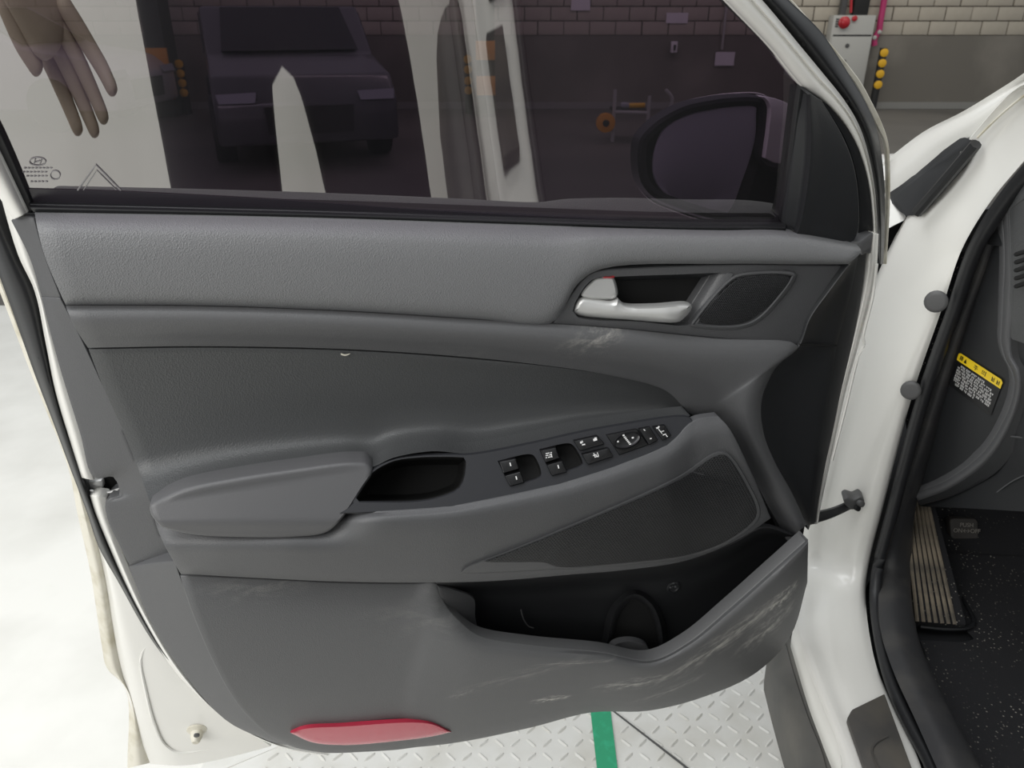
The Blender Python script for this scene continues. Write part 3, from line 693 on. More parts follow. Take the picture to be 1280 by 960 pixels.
coons('window_frame', [(-134, -188), (160, -192), (450, -192), (724, -188)], [(-168, -225), (160, -230), (450, -230), (762, -188)], k_([(0, .0), (.2, .008), (.7, .009), (1, .003)]), m='paint', parent=door, mp=GP, nv=8, t=.02, back=-GN)
# white window frame over the front and down the leading edge
WI = [(722, -190), (838, -72), (906, 0), (961, 57), (1005, 110), (1030, 128), (1052, 151), (1072, 185), (1085, 228), (1090, 270), (1091, 292)]
WO = [(768, -190), (882, -72), (951, 0), (1001, 60), (1030, 95), (1051, 121), (1068, 147), (1080, 175), (1092, 228), (1096, 270), (1097, 292)]
coons('window_frame', WI, WO, k_([(0, .0), (.12, .008), (.6, .010), (.72, .006), (.78, .010), (1, .004)]), m='paint', parent=door, mp=GP, vs_=[0, .05, .12, .25, .4, .55, .66, .7, .73, .76, .8, .88, 1], t=.02, back=-GN)
coons('front_flange', [(1090, 293), (1085, 350), (1069, 421), (1052, 488), (1032, 582), (1024, 622), (1019, 655)], [(1098, 293), (1094, 350), (1076, 421), (1057, 490), (1037, 582), (1028, 622), (1022, 655)], k_([(0, .004), (.5, .010), (1, .002)]), m='paint', parent=door, nv=5, t=.015)
tube('flange_wire', [DP(x, y, .014) for x, y in ((1096, 330), (1091, 370), (1079, 421), (1080, 430), (1073, 445), (1058, 505), (1040, 575))], .0022, 'paint', door, sides=6)
SO1 = [(882, -72), (951, 0), (1001, 60), (1030, 95), (1051, 121), (1068, 147), (1080, 175), (1092, 228), (1096, 270), (1097, 330)]
SO2 = [(925, -60), (984, 0), (1025, 40), (1047, 72), (1065, 101), (1082, 130), (1095, 160), (1104, 215), (1106, 270), (1104, 330)]
coons('frame_seal', SO1, SO2, k_([(0, -.012), (.3, .003), (.55, .004), (.75, -.002), (1, -.014)]), m='rubber', parent=door, mp=GP, nv=10, t=.03, back=-GN)
for (x, y) in ((1005, 54), (1058, 127)):
    lathe('seal_hole', GP(x, y, .0005), [(.0028, 0), (.0028, .0012)], 'gap', door, axis=GN, sides=10)
SK1 = [(940, -45), (1065, 97), (1083, 128), (1097, 157), (1107, 178), (1110, 205), (1110, 260), (1106, 330)]
SK2 = [(946, -48), (1071, 97), (1090, 130), (1104, 160), (1110, 180), (1112, 205), (1112, 260), (1108, 330)]
coons('skin_hem', SK1, SK2, lambda u, s: -.032, m='hem', parent=door, mp=GP, nv=3, t=.006, back=-GN)
# sail trim at the mirror foot
ST = [(1003, 117), (1010, 117), (1018, 122), (1027, 128)]
SBm = [(981, 286), (993, 291), (1006, 298), (1066, 303)]
coons('sail_trim', ST, SBm, lambda u, s, f=prof([(0, -.004), (.28, .004), (.42, .024), (.6, .021), (1, .014)]): f(u) + .01 * s, R=[(1027, 128), (1051, 168), (1065, 202), (1072, 240), (1072, 289), (1066, 303)], m='dark', parent=door, mp=GP, nv=20, seg=8, t=.03, back=-GN)
coons('sail_backing', [(1028, 129), (1054, 168), (1067, 202), (1074, 240), (1074, 300)], [(1034, 131), (1060, 164), (1074, 192), (1087, 240), (1091, 295)], lambda u, s: .004, m='dark', parent=door, mp=GP, nv=3, t=.02, back=-GN)
coons('front_upper_trim', [(1067, 304), (1075, 303), (1084, 296), (1091, 292)], [(1076, 318), (1079, 318), (1083, 316), (1088, 316)], lambda u, s: .02 - .012 * u, m='hard', parent=door, nv=3, t=.02)

# ---- side mirror behind the glass
mir = door
HS = [(796, 176), (800, 168), (821, 148), (855, 130), (883, 123.5), (911, 119.5), (949, 119.5), (960, 126), (962, 156), (958, 197), (985, 206), (990, 240), (978, 283), (899, 278), (842, 261), (814, 248), (799, 230), (794, 204)]
ring('mirror_housing', HS, [(0, 0), (3, .012), (8, .014), (14, .010)], 'rubber', mir, w=-.14, n=80, t=.02, cap=False)
ring('mirror_back', HS, [(13, 0), (14, .0)], 'gap', mir, w=-.142, n=80, t=.03)
MG = [(819, 187), (830, 162), (855, 145.5), (899, 135), (945, 133), (945, 140), (944, 172), (930, 219), (906, 268), (867, 256), (830, 241), (817, 219)]
ring('mirror_glass', MG, [(0, 0), (1, .001)], 'mirror', mir, w=-.132, n=60, t=.004)
coons('housing_web', [(946, 131), (962, 130), (978, 140)], [(908, 271), (940, 276), (978, 282)], lambda u, s: -.136 - .02 * u, L=[(946, 131), (945, 172), (931, 219), (908, 271)], m='rubber', parent=mir, nv=12, t=.03)
ring('mirror_cap', HS[:11] + [(985, 206), (986, 240), (978, 283)] + HS[13:], [(-2, -.02), (-3.5, -.04), (3, -.09), (18, -.12), (40, -.135)], 'paint', mir, w=-.14, n=80, t=.002, label='white cap')
coons('cap_side', [(955, 121), (975, 126), (993, 135)], [(957, 197), (968, 203), (983, 207)], lambda u, s: -.118 - .02 * u, L=[(955, 121), (963, 130), (962, 160), (957, 197)], m='paint', parent=mir, nv=10, t=.03, label='white cap side')

# ================================================================== the car body round the door opening
BK = Vector((.25, 1, 0)).normalized()
ZS = .41
# white hinge pillar running down into the sill
def sill(x, y): return ZP(x, y, ZS)
JR = [YP(1300, 183, .96), YP(1280, 205, .99), YP(1246, 245, 1.03), YP(1219, 285, 1.06), YP(1201, 320, 1.085), YP(1179, 387, 1.12), YP(1142, 495, 1.16), YP(1104, 639, 1.18), YP(1087, 707, 1.175), ZP(1083, 741, .425), sill(1089, 801), sill(1103, 855), sill(1125, 905), sill(1153, 962), Vector((.545, .55, ZS)), Vector((.555, .1, ZS)), Vector((.60, -.35, ZS)), Vector((.66, -1.4, ZS))]
JL = [YP(1300, 100, .98), YP(1284, 112, 1.02), YP(1230, 172, 1.12), YP(1190, 228, 1.17), YP(1152, 272, 1.21), YP(1100, 380, 1.25), YP(1060, 480, 1.255), YP(1016, 645, 1.25), YP(1008, 705, 1.235), ZP(1004, 741, .425), sill(1001, 781), sill(1025, 855), sill(1045, 905), sill(1066, 962), Vector((.435, .55, ZS)), Vector((.445, .1, ZS)), Vector((.485, -.35, ZS)), Vector((.54, -1.4, ZS))]
def mids(A, B, s, off): return [a.lerp(b, s) + off for a, b in zip(A, B)]
def strip(name, rails, m, parent=None, seg=5, t=.02, back=Vector((.3, .9, -.3)).normalized(), sub=3, label=None, angle=50):
    """surface through several rails of world points"""
    R_ = [cr(r_, seg) for r_ in rails]; n = len(R_[0]); cols = []
    for i in range(n): cols.append(cr([r_[i] for r_ in R_], sub))
    k = len(cols[0]); verts = [p for c in cols for p in c]; faces = []
    for i in range(n - 1):
        for j in range(k - 1): a = i * k + j; faces.append((a, a + 1, a + k + 1, a + k))
    orient(verts, faces)
    loop = [j for j in range(k)] + [i * k + k - 1 for i in range(1, n)] + [(n - 1) * k + j for j in range(k - 2, -1, -1)] + [i * k for i in range(n - 2, 0, -1)]
    rim(verts, faces, loop, back, t, 0)
    return link(name, verts, faces, m, parent, label=label, angle=angle)
strip('hinge_pillar', [[p + Vector((-.004, .03, -.01)) for p in JL], JL, mids(JL, JR, .22, Vector((0, -.004, .0))), mids(JL, JR, .38, Vector((0, -.016, .003))), mids(JL, JR, .8, Vector((0, -.018, .004))), [p + Vector((0, .004, 0)) for p in JR]], 'paint', car, t=.05)
# outer wall of the sill and black rocker moulding
RA = [ZP(1001, 781, ZS - .005), ZP(1025, 855, ZS - .005), ZP(1045, 905, ZS - .005), ZP(1066, 962, ZS - .005), Vector((.43, .55, ZS - .005)), Vector((.48, -.35, ZS - .005))]
RB = [p + Vector((-.012, -.004, -.05)) for p in RA]
strip('sill_side', [RA, mids(RA, RB, .5, Vector((-.006, 0, 0))), RB], 'paint', car, t=.01)
RC1 = [ZP(988, 790, .35), ZP(1003, 835, .35), ZP(1027, 890, .35), ZP(1054, 960, .35), Vector((.41, .5, .35)), Vector((.46, -.35, .35))]
RC2 = [ZP(980, 800, .335), ZP(993, 848, .335), ZP(1010, 900, .335), ZP(1032, 962, .335), Vector((.385, .5, .335)), Vector((.435, -.35, .335))]
RC3 = [ZP(964, 815, .315), ZP(975, 855, .315), ZP(990, 905, .315), ZP(1008, 962, .315), Vector((.35, .5, .315)), Vector((.40, -.35, .315))]
RC4 = [p + Vector((.0, .0, -.10)) for p in RC3]
M['rocker'] = mat('dusty_rocker', (.085, .084, .08), .6, vary=(9, (.14, .132, .118), .4, .75))
strip('rocker_moulding', [RC1, mids(RC1, RC2, .5, Vector((0, 0, .012))), RC2, [p + Vector((0, 0, .004)) for p in RC2], RC3, RC4], 'rocker', car, t=.03)
M['rubberdust'] = mat('dusty_rubber', (.030, .030, .032), .5, vary=(16, (.062, .059, .055), .45, .8))
tube('opening_seal', [p + Vector((.004, -.012, .008)) for p in mids(JR, JR, 0, Vector((.006, 0, 0)))], .0105, 'rubber', car, sides=12)
# sill scuff plate
M['scuffplate'] = mat('dusty_scuff_plate', (.06, .057, .054), .5, vary=(14, (.115, .103, .085), .42, .78))
sc = slab('scuff_plate', [ZP(1059, 897, ZS + .014), ZP(1065, 886, ZS + .014), ZP(1106, 866, ZS + .014), ZP(1150, 985, ZS + .014), ZP(1090, 985, ZS + .014)], (0, 0, -1), .012, 'scuffplate', car, bevel=.003)
tube('scuff_bead', [ZP(x, y, ZS + .0155) for x, y in ((1110, 920), (1096, 928), (1090, 938), (1094, 952), (1100, 966))], .0016, 'scuffplate', car, sides=6)
for y0 in (-.03, -.24):
    ox = .0 if y0 > -.1 else .045
    slab('scuff_plate', [(.472 + ox, y0, ZS + .02), (.525 + ox, y0, ZS + .02), (.54 + ox, y0 - .16, ZS + .02), (.487 + ox, y0 - .16, ZS + .02)], (0, 0, -1), .014, 'scuffplate', car, bevel=.003)
# inner trim running beside the seal
T1 = [YP(1300, 200, .99), YP(1282, 224, 1.02), YP(1254, 262, 1.05), YP(1232, 300, 1.08), YP(1216, 345, 1.105), YP(1188, 420, 1.14), YP(1150, 535, 1.18), YP(1116, 639, 1.20), YP(1100, 705, 1.195), ZP(1098, 741, ZS + .03), ZP(1104, 800, ZS + .03), ZP(1119, 845, ZS + .03), ZP(1142, 895, ZS + .03), ZP(1172, 962, ZS + .03)]
T2 = [YP(1330, 205, 1.0), YP(1306, 235, 1.03), YP(1276, 268, 1.06), YP(1254, 300, 1.09), YP(1236, 345, 1.115), YP(1210, 420, 1.15), YP(1174, 535, 1.19), YP(1144, 639, 1.22), YP(1140, 705, 1.215), ZP(1139, 741, ZS + .025), ZP(1149, 800, ZS + .025), ZP(1167, 845, ZS + .025), ZP(1192, 895, ZS + .025), ZP(1228, 962, ZS + .025)]
strip('kick_trim', [T1, mids(T1, T2, .3, Vector((-.002, -.014, .012))), mids(T1, T2, .6, Vector((-.002, -.012, .012))), T2, [p + Vector((.012, .04, -.06)) for p in T2]], 'rubberdust', car, t=.03)
for (x, y, yy, s) in ((1170, 377, 1.105, 1.0), (1138.5, 488, 1.145, .95)):
    lathe('hole_plug', YP(x, y, yy), [(.0165 * s, -.004), (.0165 * s, .002), (.0145 * s, .004), (.011 * s, .0045)], 'plug', car, axis=Vector((-.55, -.85, .12)))
# outer A-pillar, wing and black corner seal
P1 = [YP(1300, 88, 1.0), YP(1280, 101, 1.05), YP(1220, 137, 1.16), YP(1165, 165, 1.28), YP(1112, 205, 1.40)]
P2 = [YP(1300, 105, .99), YP(1282, 119, 1.03), YP(1226, 168, 1.13), YP(1172, 210, 1.25), YP(1112, 252, 1.36)]
strip('a_pillar', [[p + Vector((0, .03, -.005)) for p in P1], P1, mids(P1, P2, .5, Vector((-.01, -.012, .004))), P2, [p + Vector((0.01, .03, 0)) for p in P2]], 'paint', car, t=.03)
tube('pillar_joint', [YP(x, y, yy) for x, y, yy in ((1290, 112, .995), (1262, 134, 1.04), (1236, 158, 1.09), (1222, 172, 1.11))], .0018, 'hem', car, sides=5)
slab('wing', [YP(1085, 193, 1.65), YP(1148, 190, 1.65), YP(1165, 196, 1.5), YP(1130, 216, 1.42), YP(1085, 232, 1.42)], (.1, .6, -1), .05, 'paint', car, bevel=.004)
slab('corner_seal', [YP(1114, 246, 1.34), YP(1160, 213, 1.26), YP(1217, 174, 1.13), YP(1226, 180, 1.12), YP(1210, 208, 1.14), YP(1153, 271, 1.20), YP(1130, 272, 1.25)], (.15, .9, 0), .05, 'dark', car, bevel=.006)
tube('seal_ridge', [YP(1220, 180, 1.105), YP(1190, 215, 1.14), YP(1146, 266, 1.19)], .008, 'rubber', car, sides=8)
slab('wing_flange', [YP(1104, 244, 1.36), YP(1112, 243, 1.36), YP(1126, 262, 1.30), YP(1134, 271, 1.28), YP(1131, 276, 1.27), YP(1118, 281, 1.27), YP(1104, 290, 1.28)], (.1, 1, 0), .02, 'paint', car, bevel=.003)
slab('hinge_gap_shade', [YP(1092, 288, 1.33), YP(1134, 272, 1.33), YP(1140, 300, 1.32), YP(1098, 400, 1.32), YP(1040, 600, 1.32), YP(1010, 640, 1.32)], (.1, 1, 0), .02, 'gap', car)  # black sheet standing in for the shadow behind the door's front edge
# door check strap with its bracket
st = empty('check_strap', YP(1020, 645, 1.13) - Vector(car.location)); st.parent = car
A, B_ = DP(1010, 650, -.01), YP(1062, 632, 1.19)
strip('strap_arm', [[A + Vector((0, 0, .012)), A.lerp(B_, .5) + Vector((0, -.004, .010)), B_ + Vector((0, 0, .009))], [A + Vector((0, -.012, 0)), A.lerp(B_, .5) + Vector((0, -.014, 0)), B_ + Vector((0, -.01, 0))], [A + Vector((0, 0, -.012)), A.lerp(B_, .5) + Vector((0, -.004, -.010)), B_ + Vector((0, 0, -.007))]], 'rubberdust', st, t=.01)
slab('strap_bracket', [YP(1054, 625, 1.165), YP(1059, 622, 1.165), YP(1068, 625, 1.165), YP(1076, 621, 1.165), YP(1081, 626, 1.165), YP(1080, 634, 1.165), YP(1072, 637, 1.165), YP(1064, 638, 1.165), YP(1056, 632, 1.165)], (.2, .9, 0), .03, 'plug', st, bevel=.003)
lathe('strap_pin', YP(1075, 629, 1.16), [(.006, -.002), (.006, .006), (.003, .007)], 'plug', st, axis=Vector((.2, -1, .3)), sides=10)
lathe('strap_roller', YP(1071, 635, 1.16), [(.005, -.002), (.005, .005)], 'gap', st, axis=Vector((.2, -1, .3)), sides=10)

# ---- dashboard end panel
dash = empty('dashboard', Vector((.62, 1.0, .75)) - Vector(car.location)); dash.parent = car
def dY(x, y): return 1.225 - .0016 * (x - 1145) + .00000 * y          # the end face comes nearer to the right
def dp(x, y, w=0): return YP(x, y, dY(x, y) - w)
def dpoly(name, pts, w, m, t=.02, bevel=.002): return slab(name, [dp(x, y, w) for x, y in pts], (.3, .95, 0), t, m, dash, bevel=bevel)
EP = [(1242, 318), (1262, 290), (1300, 262), (1320, 300), (1320, 500), (1272, 500), (1258, 545), (1222, 580), (1180, 606), (1143, 620), (1160, 560), (1192, 465), (1216, 392)]
dpoly('end_panel', EP, .0, 'dark', .03, .003)
R1 = [(1253, 268), (1256, 320), (1253, 400), (1252, 428), (1257, 448), (1266, 466), (1268, 486), (1258, 520), (1230, 565), (1184, 600), (1145, 616)]
R2 = [(1264, 262), (1268, 320), (1266, 400), (1264, 426), (1266, 446), (1275, 464), (1277, 488), (1267, 524), (1238, 573), (1190, 609), (1148, 626)]
coons('panel_rim', R1, R2, lambda u, s: .010 + .006 * math.sin(s * math.pi), m='hard', parent=dash, mp=dp, nv=5, t=.02, back=BK)
coons('dash_lower_edge', R2, [(1275, 262), (1280, 320), (1280, 400), (1279, 424), (1282, 446), (1290, 464), (1292, 490), (1280, 540), (1250, 586), (1196, 618), (1150, 632)], lambda u, s: .010 - .012 * s, m='dark', parent=dash, mp=dp, nv=4, t=.02, back=BK)
coons('dash_pad', [(1262, 262), (1285, 246), (1320, 225)], [(1268, 425), (1290, 432), (1330, 440)], lambda u, s: .016 + .02 * u, m='insert', parent=dash, mp=dp, nv=6, t=.05, back=BK)
for i in range(5):
    tube('air_vent_louvre', [dp(1270, 318 + i * 10, .036), dp(1300, 308 + i * 10, .05)], .003, 'gap', dash, sides=6)
slab('dash_lower', [dp(1262, 545, -.01), dp(1300, 500, .03), dp(1420, 520, .06), dp(1420, 640, .06), dp(1290, 640, .02), dp(1150, 634, -.03), dp(1196, 617, -.01), dp(1240, 590, -.01)], (.3, 1, 0), .25, 'dark', dash, bevel=.003)
tube('dash_crease', [dp(1262, 545, .004), dp(1285, 548, .012), dp(1320, 552, .02)], .0015, 'hard', dash, sides=5)
tube('dash_crease', [dp(1240, 620, .002), dp(1268, 600, .012), dp(1320, 580, .03)], .0012, 'hard', dash, sides=5)
# warning sticker
M['yellow'] = mat('sticker_yellow', (.85, .60, .02), .4)
M['blacksticker'] = mat('sticker_black', (.006, .006, .007), .4)
def qd(c, s, t_):    # bilinear over sticker corners
    return c[0].lerp(c[1], s).lerp(c[3].lerp(c[2], s), t_)
SC_ = [dp(1199, 440.5, .0045), dp(1254, 476, .0045), dp(1238, 520.5, .0045), dp(1186, 481, .0045)]
slab('warning_sticker', [qd(SC_, .0, .22), qd(SC_, 1, .22), qd(SC_, 1, .97), qd(SC_, .97, 1), qd(SC_, .03, 1), qd(SC_, 0, .97)], BK, .001, 'blacksticker', dash)
slab('sticker_header', [qd(SC_, .04, 0), qd(SC_, .96, 0), qd(SC_, 1, .05), qd(SC_, 1, .225), qd(SC_, 0, .225), qd(SC_, 0, .05)], BK, .0012, 'yellow', dash)
def smarks(name, rects, m, c=SC_, par=dash):
    vv = []; ff = []
    for (s0, t0, s1, t1) in rects:
        o = len(vv)
        for s, t_ in ((s0, t0), (s1, t0), (s1, t1), (s0, t1)): vv.append(qd(c, s, t_) - BK * .0006)
        for k in range(4): vv.append(Vector(vv[o + k]) + BK * .0003)
        ff.append((o, o + 1, o + 2, o + 3))
        for k in range(4): ff.append((o + k, o + (k + 1) % 4, o + 4 + (k + 1) % 4, o + 4 + k))
    return link(name, vv, ff, m, par, smooth=False)
rc = []
rs = random.Random(3)
for r_ in range(8):
    t0 = .29 + r_ * .078; s = .06 if r_ not in (0, 7) else .12; end = [.72, .9, .93, .93, .93, .93, .93, .6][r_] + (.0 if r_ < 6 else .0)
    while s < end:
        wd_ = rs.uniform(.025, .05)
        for q in range(rs.randint(2, 4)):
            if s + wd_ * .8 > end: break
            k = rs.random()
            rc.append((s, t0, s + wd_ * .72, t0 + .012)); rc.append((s + wd_ * .28, t0 + .012, s + wd_ * .46, t0 + .044)); 
            if k < .6: rc.append((s, t0 + .036, s + wd_ * .72, t0 + .05))
            s += wd_ * .85
        s += .022
smarks('sticker_text', rc, 'mark')
# heading: warning triangle, the two syllables and the small mark on the right
hd = [(.05, .05, .065, .17), (.075, .05, .09, .17), (.10, .05, .115, .17), (.05, .05, .12, .065), (.05, .1, .12, .112),
      (.155, .13, .205, .17), (.165, .09, .195, .13), (.175, .06, .185, .09)]
hx = .38       # first syllable
hd += [(hx, .055, hx + .075, .068), (hx + .03, .068, hx + .045, .085), (hx + .01, .085, hx + .03, .098), (hx + .045, .085, hx + .065, .098), (hx - .01, .115, hx + .085, .128), (hx + .031, .128, hx + .044, .175)]
hx = .56       # second syllable
hd += [(hx, .06, hx + .05, .07), (hx, .095, hx + .05, .105), (hx, .06, hx + .01, .105), (hx + .04, .06, hx + .05, .105), (hx - .01, .135, hx + .06, .148), (hx + .072, .05, hx + .084, .175)]
for hx in (.78, .89): hd += [(hx, .06, hx + .012, .17), (hx + .02, .09, hx + .032, .17), (hx + .045, .06, hx + .057, .17), (hx + .012, .09, hx + .02, .105)]
smarks('sticker_heading', hd, 'blacksticker')

# ---- footwell: side wall, toe board, carpet, foot rest, pedal
M['carpet'] = mat('dusty_carpet', (.012, .012, .014), .95, grain=(900, .6))
nt = M['carpet'].node_tree; b_ = nt.nodes['Principled BSDF']; tc = nt.nodes.new('ShaderNodeTexCoord')
vo = nt.nodes.new('ShaderNodeTexVoronoi'); vo.inputs['Scale'].default_value = 170; nt.links.new(tc.outputs['Object'], vo.inputs['Vector'])
no = nt.nodes.new('ShaderNodeTexNoise'); no.inputs['Scale'].default_value = 7; no.inputs['Detail'].default_value = 3; nt.links.new(tc.outputs['Object'], no.inputs['Vector'])
mr = nt.nodes.new('ShaderNodeMapRange'); mr.inputs[1].default_value = .30; mr.inputs[2].default_value = .16; nt.links.new(vo.outputs['Distance'], mr.inputs[0])
mr2 = nt.nodes.new('ShaderNodeMapRange'); mr2.inputs[1].default_value = .40; mr2.inputs[2].default_value = .62; nt.links.new(no.outputs[0], mr2.inputs[0])
sr = nt.nodes.new('ShaderNodeSeparateColor'); nt.links.new(vo.outputs['Color'], sr.inputs[0])
gt = nt.nodes.new('ShaderNodeMath'); gt.operation = 'GREATER_THAN'; gt.inputs[1].default_value = .55; nt.links.new(sr.outputs[0], gt.inputs[0])
mu = nt.nodes.new('ShaderNodeMath'); mu.operation = 'MULTIPLY'; nt.links.new(mr.outputs[0], mu.inputs[0]); nt.links.new(gt.outputs[0], mu.inputs[1])
mu2 = nt.nodes.new('ShaderNodeMath'); mu2.operation = 'MULTIPLY'; nt.links.new(mu.outputs[0], mu2.inputs[0]); nt.links.new(mr2.outputs[0], mu2.inputs[1])
mx = nt.nodes.new('ShaderNodeMix'); mx.data_type = 'RGBA'; mx.inputs['A'].default_value = (.012, .012, .014, 1); mx.inputs['B'].default_value = (.32, .30, .26, 1)
nt.links.new(mu2.outputs[0], mx.inputs['Factor']); nt.links.new(mx.outputs['Result'], b_.inputs['Base Color'])
ZF = .34
slab('floor_pan', [(.64, 1.18, ZF), (1.75, 1.18, ZF), (1.75, -1.4, ZF), (.545, -1.4, ZF), (.545, .5, ZF)], (0, 0, -1), .06, 'pocket', car)
strip('toe_board', [[Vector((.66, 1.16, ZF)), Vector((1.75, 1.16, ZF))], [Vector((.74, 1.45, .45)), Vector((1.75, 1.45, .45))], [Vector((.76, 1.62, .72)), Vector((1.75, 1.62, .72))], [Vector((.76, 1.63, 1.0)), Vector((1.75, 1.63, 1.0))]], 'carpet', car, t=.03)
slab('footwell_side', [YP(1146, 628, 1.25), Vector((.80, 1.63, .95)), Vector((.78, 1.62, .42)), Vector((.67, 1.18, .35))], (-.6, .6, 0), .01, 'dark', car)
FR = [ZP(1138, 778, ZF + .03), ZP(1212, 783, ZF + .03)]
fr = empty('foot_rest', ZP(1170, 778, ZF) - Vector(car.location)); fr.parent = car
f0, f1 = ZP(1144, 777, ZF + .035), ZP(1210, 782, ZF + .035)
f2_, f3_ = f0 + Vector((.035, .24, .20)), f1 + Vector((-.01, .24, .20))
slab('rest_board', [f0, f1, f3_, f2_], (0, .5, -1), .03, 'carpet', fr, bevel=.006)
M['rib'] = mat('dirty_rib', (.20, .165, .12), .7, vary=(30, (.08, .07, .055), .4, .7))
nrm = (f1 - f0).cross(f2_ - f0).normalized()
if nrm.z < 0: nrm = -nrm
for i in range(7):
    s = .03 + i * .118; a = f0.lerp(f1, s) + nrm * .003; b2 = f2_.lerp(f3_, s) + nrm * .003
    tube('rest_rib', [a, b2], .0036, 'rib', fr, sides=6)
mt = strip('floor_mat', [[ZP(1150, 800, ZF + .012), ZP(1215, 800, ZF + .012), ZP(1226, 770, ZF + .012), ZP(1205, 735, ZF + .012), Vector((.80, 1.30, ZF + .05)), Vector((1.1, 1.30, ZF + .05))],
                        [ZP(1158, 822, ZF + .014), ZP(1230, 822, ZF + .014), ZP(1250, 790, ZF + .014), ZP(1260, 770, ZF + .014), Vector((.86, 1.16, ZF + .014)), Vector((1.1, 1.16, ZF + .014))],
                        [Vector((.575, .72, ZF + .014)), Vector((.64, .70, ZF + .014)), Vector((.72, .68, ZF + .014)), Vector((.82, .66, ZF + .014)), Vector((.95, .66, ZF + .014)), Vector((1.1, .66, ZF + .014))]], 'carpet', None, t=.008, back=Vector((0, 0, -1)), sub=6)
tag(mt, 'black dusty carpet mat lying in the footwell', 'floor mat')
tube('mat_binding', [ZP(x, y, ZF + .02) for x, y in ((1150, 783), (1180, 786), (1208, 785), (1217, 779), (1214, 768), (1204, 750), (1196, 725), (1194, 700))], .0042, 'rubber', mt, sides=8)
pd = empty('parking_brake_pedal', YP(1204, 663, 1.36) - Vector(car.location)); pd.parent = car
pc = [YP(1187, 650, 1.37), YP(1192, 648, 1.37), YP(1220, 649, 1.37), YP(1222.5, 653, 1.37), YP(1223, 672, 1.35), YP(1220, 677, 1.35), YP(1194, 676, 1.35), YP(1189, 671, 1.35)]
M['pedal'] = mat('pedal_rubber', (.055, .05, .046), .6)
slab('pedal_pad', pc, (.0, .9, -.3), .02, 'pedal', pd, bevel=.003)
tube('pedal_arm', [YP(1206, 655, 1.40), YP(1205, 630, 1.46), YP(1200, 590, 1.5)], .012, 'gap', pd)
M['pedaltext'] = mat('worn_print', (.30, .28, .25), .6)
ex = (pc[2] - pc[1]).normalized(); ey = (pc[1] - pc[6]); ey = (ey - ex * ey.dot(ex)).normalized()
ct = (pc[1] + pc[2] + pc[4] + pc[6]) / 4
text_mesh('pedal_print', 'PUSH', .0125, ct + ey * .0085 + ex * .001, ex, ey, 'pedaltext', pd, .001)
text_mesh('pedal_print', 'ON\u2194OFF', .0125, ct - ey * .004 + ex * .002, ex, ey, 'pedaltext', pd, .001)

# ---- the rest of the cabin that shades the footwell: roof, dash top, far side
slab('roof', [(.50, .55, 1.62), (1.0, .78, 1.64), (1.6, .78, 1.64), (1.85, .6, 1.62), (1.85, -1.4, 1.64), (.52, -1.4, 1.64)], (0, 0, 1), .05, 'paint', car, bevel=.01)
slab('dash_top', [dp(1264, 262, -.01), Vector((1.75, .98, 1.0)), Vector((1.75, 1.75, 1.02)), Vector((.70, 1.75, 1.02))], (0, 0, -1), .05, 'dark', car)
slab('far_side', [(1.78, 1.7, .3), (1.78, -1.4, .3), (1.78, -1.4, 1.1), (1.78, 1.7, 1.1)], (1, 0, 0), .05, 'dark', car)

# ================================================================== far hall
M['cabgrey'] = mat('cabinet_grey', (.42, .415, .39), .5)
M['magenta'] = mat('magenta_pipe', (.42, .03, .13), .45)
M['lampred'] = mat('alarm_red', (.45, .02, .03), .3)
M['blk'] = mat('matt_black', (.012, .012, .012), .6)
M['yel'] = mat('guard_yellow', (.75, .42, .02), .5)
M['orange'] = mat('guard_orange', (.70, .30, .02), .5)
YC = YW - .22
def yb(name, px0, py0, px1, py1, y, depth, m, parent=None, bevel=.004, label=None):
    """box whose front face spans two pixel corners at distance y"""
    a, b = YP(px0, py0, y), YP(px1, py1, y); pm = (py0 + py1) / 2; a.x, b.x = YP(px0, pm, y).x, YP(px1, pm, y).x; x0, x1 = sorted((a.x, b.x)); z0, z1 = sorted((a.z, b.z))
    return slab(name, [(x0, y, z0), (x1, y, z0), (x1, y, z1), (x0, y, z1)], (0, 1, 0), depth, m, parent, bevel=bevel, label=label)
cab = empty('hydrant_cabinet', (YP(1050, 100, YC).x, YC + .1, 0), 'grey fire hydrant cabinet with red alarm lamp standing at the far wall', 'cabinet')
cx0, cx1 = YP(1036, 60, YC).x, YP(1088, 60, YC).x; zt = YP(1060, 19, YC).z
def cbox(name, x0, x1, z0, z1, y, d, m, bevel=.004): return slab(name, [(x0, y, z0), (x1, y, z0), (x1, y, z1), (x0, y, z1)], (0, 1, 0), d, m, cab, bevel=bevel)
cbox('cabinet_body', cx0, cx1, .12, zt, YC, .2, 'cabgrey', .008)
cbox('cabinet_door', cx0 + .02, cx1 - .02, .16, zt - .30, YC - .012, .012, 'cabgrey', .003)
cbox('door_gap', cx0 + .03, cx1 - .02, zt - .285, zt - .265, YC - .006, .006, 'blk', 0)
cbox('plinth', cx0 + .02, cx1 - .02, 0, .12, YC + .02, .16, 'blk', 0)
al = YP(1055, 28, YC - .01); lathe('alarm_lamp', al, [(.085, 0), (.085, .02), (.065, .03), (.06, .06), (.03, .08)], 'lampred', cab, axis=Vector((0, -1, 0)))
lathe('alarm_button', YP(1068, 23, YC - .01), [(.04, 0), (.04, .02), (.025, .03)], 'lampred', cab, axis=Vector((0, -1, 0)), sides=14)
for (x, y) in ((1059, 57), (1055, 77)): lathe('door_lock', YP(x, y, YC - .012), [(.03, 0), (.03, .012), (.015, .016)], 'plug', cab, axis=Vector((0, -1, 0)), sides=12)
